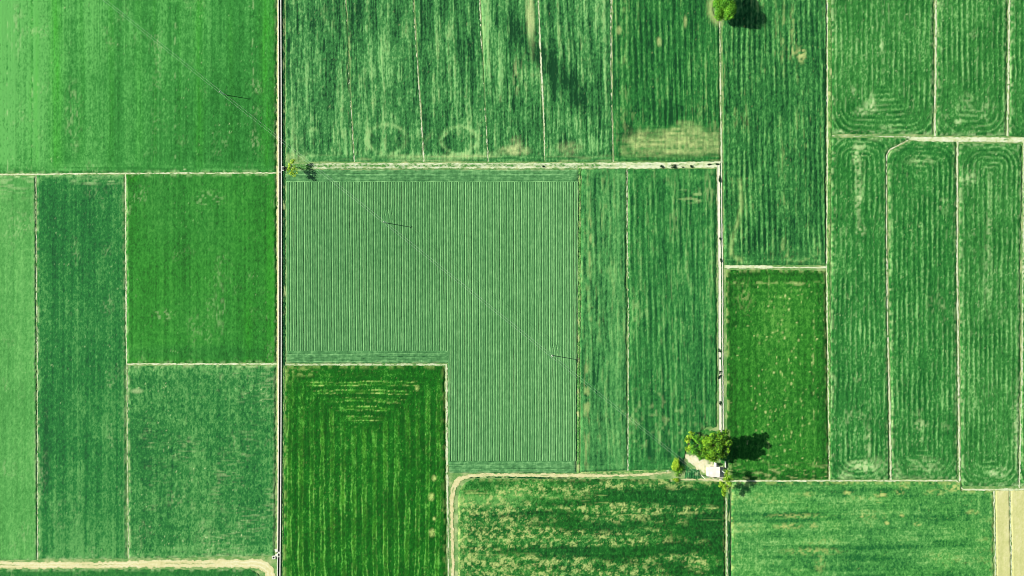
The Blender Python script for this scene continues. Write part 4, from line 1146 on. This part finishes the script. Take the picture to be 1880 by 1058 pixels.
for s_, L in ((0, 'thin overhead cable, the lower left one of the pair crossing the fields'), (1, 'thin overhead cable, the upper right one of the pair crossing the fields')):
    pts = []
    for a, b2 in zip(tips[:-1], tips[1:]):
        sp = span(a[s_], b2[s_], 1.3); pts += sp if not pts else sp[1:]
    o = MB().tube(pts, [.018] * len(pts), 6).build('power_cable', METAL, None, True, org=pts[0]); tag(o, L, 'cable', 'cables of the overhead line')
pts = span(tips[4][1], tp4[0], .25)
o = MB().tube(pts, [.018] * len(pts), 6).build('power_cable', METAL, None, True, org=pts[0]); tag(o, 'short thin cable between the two poles either side of the shed', 'cable', 'cables of the overhead line')

# ------------------------------------------------------------------ trees and shrubs
L_DARK = leaf_mat('leaf_dark', (.008, .05, .006), (.065, .22, .012), (.25, .47, .025))
L_MID = leaf_mat('leaf_mid', (.015, .10, .010), (.06, .25, .016), (.20, .46, .03))
L_YEL = leaf_mat('leaf_yellow', (.09, .24, .012), (.25, .44, .022), (.46, .62, .06))
L_BUSH = leaf_mat('leaf_bush', (.003, .025, .008), (.008, .045, .014), (.02, .08, .024))

def leaves(clumps, size, dens, seed, base_shade, spread=.25, up=.35):
    """clumps: (x, y, z, rx, ry, rz); returns verts, faces, shade per face"""
    r = np.random.default_rng(seed)
    V, SH = [], []
    for i, (x, y, z, a, b2, c) in enumerate(clumps):
        n = int(dens * 4 * math.pi * ((a + b2 + c) / 3) ** 2)
        d = r.normal(size=(n, 3)); d /= np.linalg.norm(d, axis=1)[:, None]
        rad = np.clip(1 - np.abs(r.normal(0, .28, n)), .1, 1.12)
        lump = 1 + .22 * np.sin(d[:, 0] * 5 + i) * np.sin(d[:, 1] * 5 + 2 * i) + .12 * np.sin(d[:, 2] * 9 + d[:, 0] * 7)
        p = np.array([x, y, z]) + d * (rad * lump)[:, None] * np.array([a, b2, c])
        p[:, 2] = np.maximum(p[:, 2], .08)
        nrm = d + r.normal(0, .55, (n, 3)) + np.array([0, 0, up]); nrm /= np.linalg.norm(nrm, axis=1)[:, None]
        t1 = np.cross(nrm, r.normal(size=(n, 3))); t1 /= np.linalg.norm(t1, axis=1)[:, None] + 1e-9
        t2 = np.cross(nrm, t1)
        s = size * r.uniform(.6, 1.35, n)[:, None]
        q = np.stack([p - t1 * s, p - t2 * s * .55 + nrm * s * .12, p + t1 * s, p + t2 * s * .55 + nrm * s * .12], 1)
        V.append(q.reshape(-1, 3))
        cs = base_shade[i] if np.iterable(base_shade) else base_shade
        SH.append(np.clip(cs + r.normal(0, spread, n), 0, 1))
    V = np.concatenate(V); SH = np.concatenate(SH)
    return V, SH

def leaf_obj(name, V, SH, mat, parent=None, org=None):
    o_ = np.array(parent.location if parent else org)
    n = len(V) // 4
    me = bpy.data.meshes.new(name)
    me.vertices.add(len(V)); me.vertices.foreach_set('co', (V - o_).astype(np.float32).reshape(-1))
    me.loops.add(n * 4); me.loops.foreach_set('vertex_index', np.arange(n * 4, dtype=np.int32))
    me.polygons.add(n)
    me.polygons.foreach_set('loop_start', np.arange(0, n * 4, 4, dtype=np.int32))
    me.polygons.foreach_set('loop_total', np.full(n, 4, np.int32))
    me.update(calc_edges=True)
    at = me.attributes.new('shade', 'FLOAT', 'FACE'); at.data.foreach_set('value', SH.astype(np.float32))
    o = link(name, me, mat, parent)
    if parent is None: o.location = tuple(o_)
    return o

def tree(label, px, py, h, crowns, mat, seed, size=.34, dens=5.0, trunk=.3, shade=.45, name='tree', sub=(1.0, 9), group=None, vary=.22, cat='tree'):
    """crowns: (px, py, z, rx m, ry m, rz m) big masses, each broken into sub-clumps; px,py as seen in the photo"""
    r = np.random.default_rng(seed)
    b0 = G(px, py)
    t = empty(name, b0); tag(t, label, cat, group)
    cl, shd = [], []
    limbs = []
    for (cx_, cy_, z, a, b2, c) in crowns:
        w = W(cx_, cy_, z)
        frac, n = sub
        limbs.append((w, a))
        for k in range(n):
            d = r.normal(size=3); d /= np.linalg.norm(d)
            rr = r.uniform(.35, .78)
            s = r.uniform(.30, .48) * frac
            cl.append((w.x + d[0] * a * rr, w.y + d[1] * b2 * rr, max(c * s, z + d[2] * c * rr), a * s, b2 * s, c * s))
            shd.append(shade + r.normal(0, vary))
    m = MB()
    top = max(l[0].z for l in limbs)
    fork = min(h * .35, top * .6)
    m.tube([b0, b0 + Vector((.05 * h * r.normal() * .3, .04 * h * r.normal() * .3, fork * .5)), b0 + Vector((0, 0, fork))], [trunk * 1.25, trunk, trunk * .85], 9)
    for w, a in limbs:
        mid = (b0 + Vector((0, 0, fork))).lerp(w, .5) + Vector((r.normal() * .2, r.normal() * .2, .2))
        m.tube([b0 + Vector((0, 0, fork * .93)), mid, w], [trunk * .7, trunk * .45, trunk * .15], 7)
        for k in range(4):
            e = w + Vector((r.normal() * a * .45, r.normal() * a * .45, r.uniform(0, a * .4)))
            m.tube([mid, mid.lerp(e, .6) + Vector((0, 0, .1)), e], [trunk * .35, trunk * .2, trunk * .05], 5)
    m.build('trunk', BARK, t, True)
    V, SH = leaves(cl, size, dens, seed + 1, shd)
    leaf_obj('crown', V, SH, mat, t)
    return t

tree('big rounded dark green tree above the white shed', 1302, 816, 16,
     [(1311, 818, 11.5, 4.8, 5.8, 5.0), (1324, 822, 11.0, 3.9, 5.4, 4.6), (1316, 806, 13.0, 4.4, 3.2, 3.6), (1299, 828, 6.8, 3.6, 4.2, 4.0), (1312, 836, 6.6, 3.4, 2.8, 3.2), (1331, 810, 12.5, 2.8, 3.2, 3.2), (1326, 800, 14.5, 2.8, 2.4, 2.6), (1296, 812, 7.4, 3.0, 3.6, 3.6), (1337, 826, 13.5, 1.5, 1.5, 1.2), (1340, 813, 15.0, 1.4, 1.5, 1.2), (1333, 793, 15.5, 1.7, 1.4, 1.2), (1329, 838, 11.5, 1.5, 1.2, 1.2)],
     L_DARK, 41, .34, 5.0, .42, .45, sub=(.92, 15), vary=.36)
tree('bright green round tree at the left side of the big dark tree', 1279, 814, 8.5,
     [(1281, 806, 5.4, 2.9, 2.8, 3.0), (1277, 824, 4.6, 2.8, 3.6, 3.0), (1285, 834, 4.0, 2.6, 2.6, 2.4), (1289, 816, 5.6, 2.2, 3.2, 2.8)],
     L_MID, 42, .30, 6.0, .28, .55, sub=(1.0, 9))
tree('yellow leaved tree at the far left of the tree clump by the shed', 1263, 816, 6,
     [(1263, 808, 3.6, 1.9, 2.6, 2.2), (1263, 822, 3.2, 1.7, 2.6, 2.0), (1269, 799, 3.6, 2.2, 1.6, 1.8)],
     L_YEL, 43, .26, 6.5, .2, .55, sub=(1.0, 8))
tree('lone round bright green tree at the top edge with a broad dark shadow', 1321, 26, 14,
     [(1321, 11, 7.4, 3.8, 5.2, 4.6), (1334, 6, 8.8, 4.0, 5.0, 5.0), (1336, 23, 8.2, 3.6, 4.0, 4.2), (1323, 27, 6.2, 3.4, 3.2, 3.4), (1332, -8, 8.6, 4.2, 4.0, 4.4), (1341, 16, 10.2, 3.0, 4.2, 3.8), (1340, 30, 9.6, 2.0, 2.0, 1.8)],
     L_MID, 44, .24, 8.5, .34, .62, sub=(1.0, 12), vary=.12)
tree('small sparse yellow green sapling beside the round well of the canal', 537, 306, 7,
     [(539, 296, 5.4, 2.0, 1.3, 1.4), (534, 304, 5.6, 1.4, 1.6, 1.5), (531, 313, 5.8, 1.4, 2.2, 1.5), (537, 321, 5.8, 2.4, 1.3, 1.3), (541, 312, 6.2, 1.8, 2.2, 1.2)],
     L_YEL, 45, .24, 5.0, .13, .66, sub=(1.0, 8))
tree('thin sparse pale green tree right of the white shed', 1329, 868, 11.5,
     [(1333, 868, 9.0, 2.0, 1.6, 1.6), (1336, 875, 9.6, 2.6, 2.2, 1.6), (1332, 881, 9.4, 2.0, 1.8, 1.4), (1339, 883, 9.2, 2.2, 1.6, 1.4)],
     L_YEL, 46, .24, 4.2, .12, .30, sub=(1.0, 8))
tree('yellow green tree below the shed at the corner of the blotched field', 1328, 892, 10,
     [(1324, 891, 7.4, 1.5, 2.0, 1.6), (1329, 903, 7.6, 1.5, 2.8, 1.6), (1335, 892, 8.6, 2.2, 2.6, 1.6)],
     L_YEL, 47, .24, 6.0, .14, .36, sub=(1.0, 9))
def shrub(label, px, py, rx, ry, h, mat, seed, size=.16, dens=14, shade=.5, n=7, group=None, name='shrub'):
    r = np.random.default_rng(seed)
    b0 = G(px, py)
    cl = []
    for k in range(n):
        cl.append((b0.x + r.uniform(-.6, .6) * rx, b0.y + r.uniform(-.6, .6) * ry, h * r.uniform(.35, .62), rx * r.uniform(.4, .6), ry * r.uniform(.4, .6), h * .4))
    V, SH = leaves(cl, size, dens, seed, shade)
    o = leaf_obj(name, V, SH, mat, None, b0)
    return tag(o, label, 'shrub', group)
shrub('bright yellow green bush at the bend of the lane left of the yard', 1238.5, 851.5, 1.9, 2.9, 3.2, L_YEL, 60, .22, 9, .62, 10)
shrub('sparse green bush between the lane and the vegetable plot', 1243, 866, 2.8, 2.6, 1.6, L_MID, 61, .2, 7, .7, 11)
shrub('low yellow green bush at the edge of the blotched field below the lane bend', 1238, 881, 2.4, 1.1, 1.2, L_YEL, 62, .18, 10, .45, 8)
gt = 'dark shrubs between the wheel tracks'
for i, (x_, y_, rx, ry, h_, L) in enumerate([
        (1321.5, 329, .75, 2.0, .9, 'long dark shrub between the wheel tracks just below the track corner'),
        (1322, 438, .5, 1.0, .7, 'small dark shrub between the wheel tracks level with the middle of the striped field'),
        (1323, 478, .6, 1.2, .7, 'small dark shrub between the wheel tracks just above the cream path end'),
        (1320.8, 643.5, .7, .9, .9, 'dark shrub between the wheel tracks, topmost of the lower row'),
        (1321.6, 658, .45, .5, .6, 'smallest dark shrub between the wheel tracks, second of the lower row'),
        (1321.4, 684, .6, .9, .8, 'dark shrub between the wheel tracks touching the larger one below'),
        (1320.8, 692, .9, .9, .9, 'largest dark shrub of the lower row between the wheel tracks'),
        (1321.6, 740.5, .7, 1.3, .8, 'dark shrub between the wheel tracks, nearest the big tree')]):
    shrub(L, x_, y_, rx, ry, h_, L_BUSH, 70 + i, .15, 18, .5, 6, gt)
gt = 'dark shrubs on the cross track'
for i, (x_, y_, rx, ry, h_, L) in enumerate([
        (998, 306, .75, .6, .8, 'lone small dark shrub on the cross track above the ridged field'),
        (1215, 307, 1.0, .9, .9, 'dark shrub on the cross track, leftmost of the right hand cluster'),
        (1237, 306, 1.6, 1.0, 1.0, 'widest dark shrub on the cross track'),
        (1253, 307.5, .6, .35, .5, 'tiny dark shrub on the cross track right of the widest one'),
        (1269, 306, .85, .8, .9, 'round dark shrub standing alone on the pale cross track'),
        (1302, 302, 1.1, .45, .6, 'flat dark shrub on the cross track near its right end'),
        (1316, 301.5, 1.2, .45, .6, 'flat dark shrub at the very corner of the cross and double tracks')]):
    shrub(L, x_, y_, rx, ry, h_, L_BUSH, 90 + i, .15, 18, .5, 6, gt)
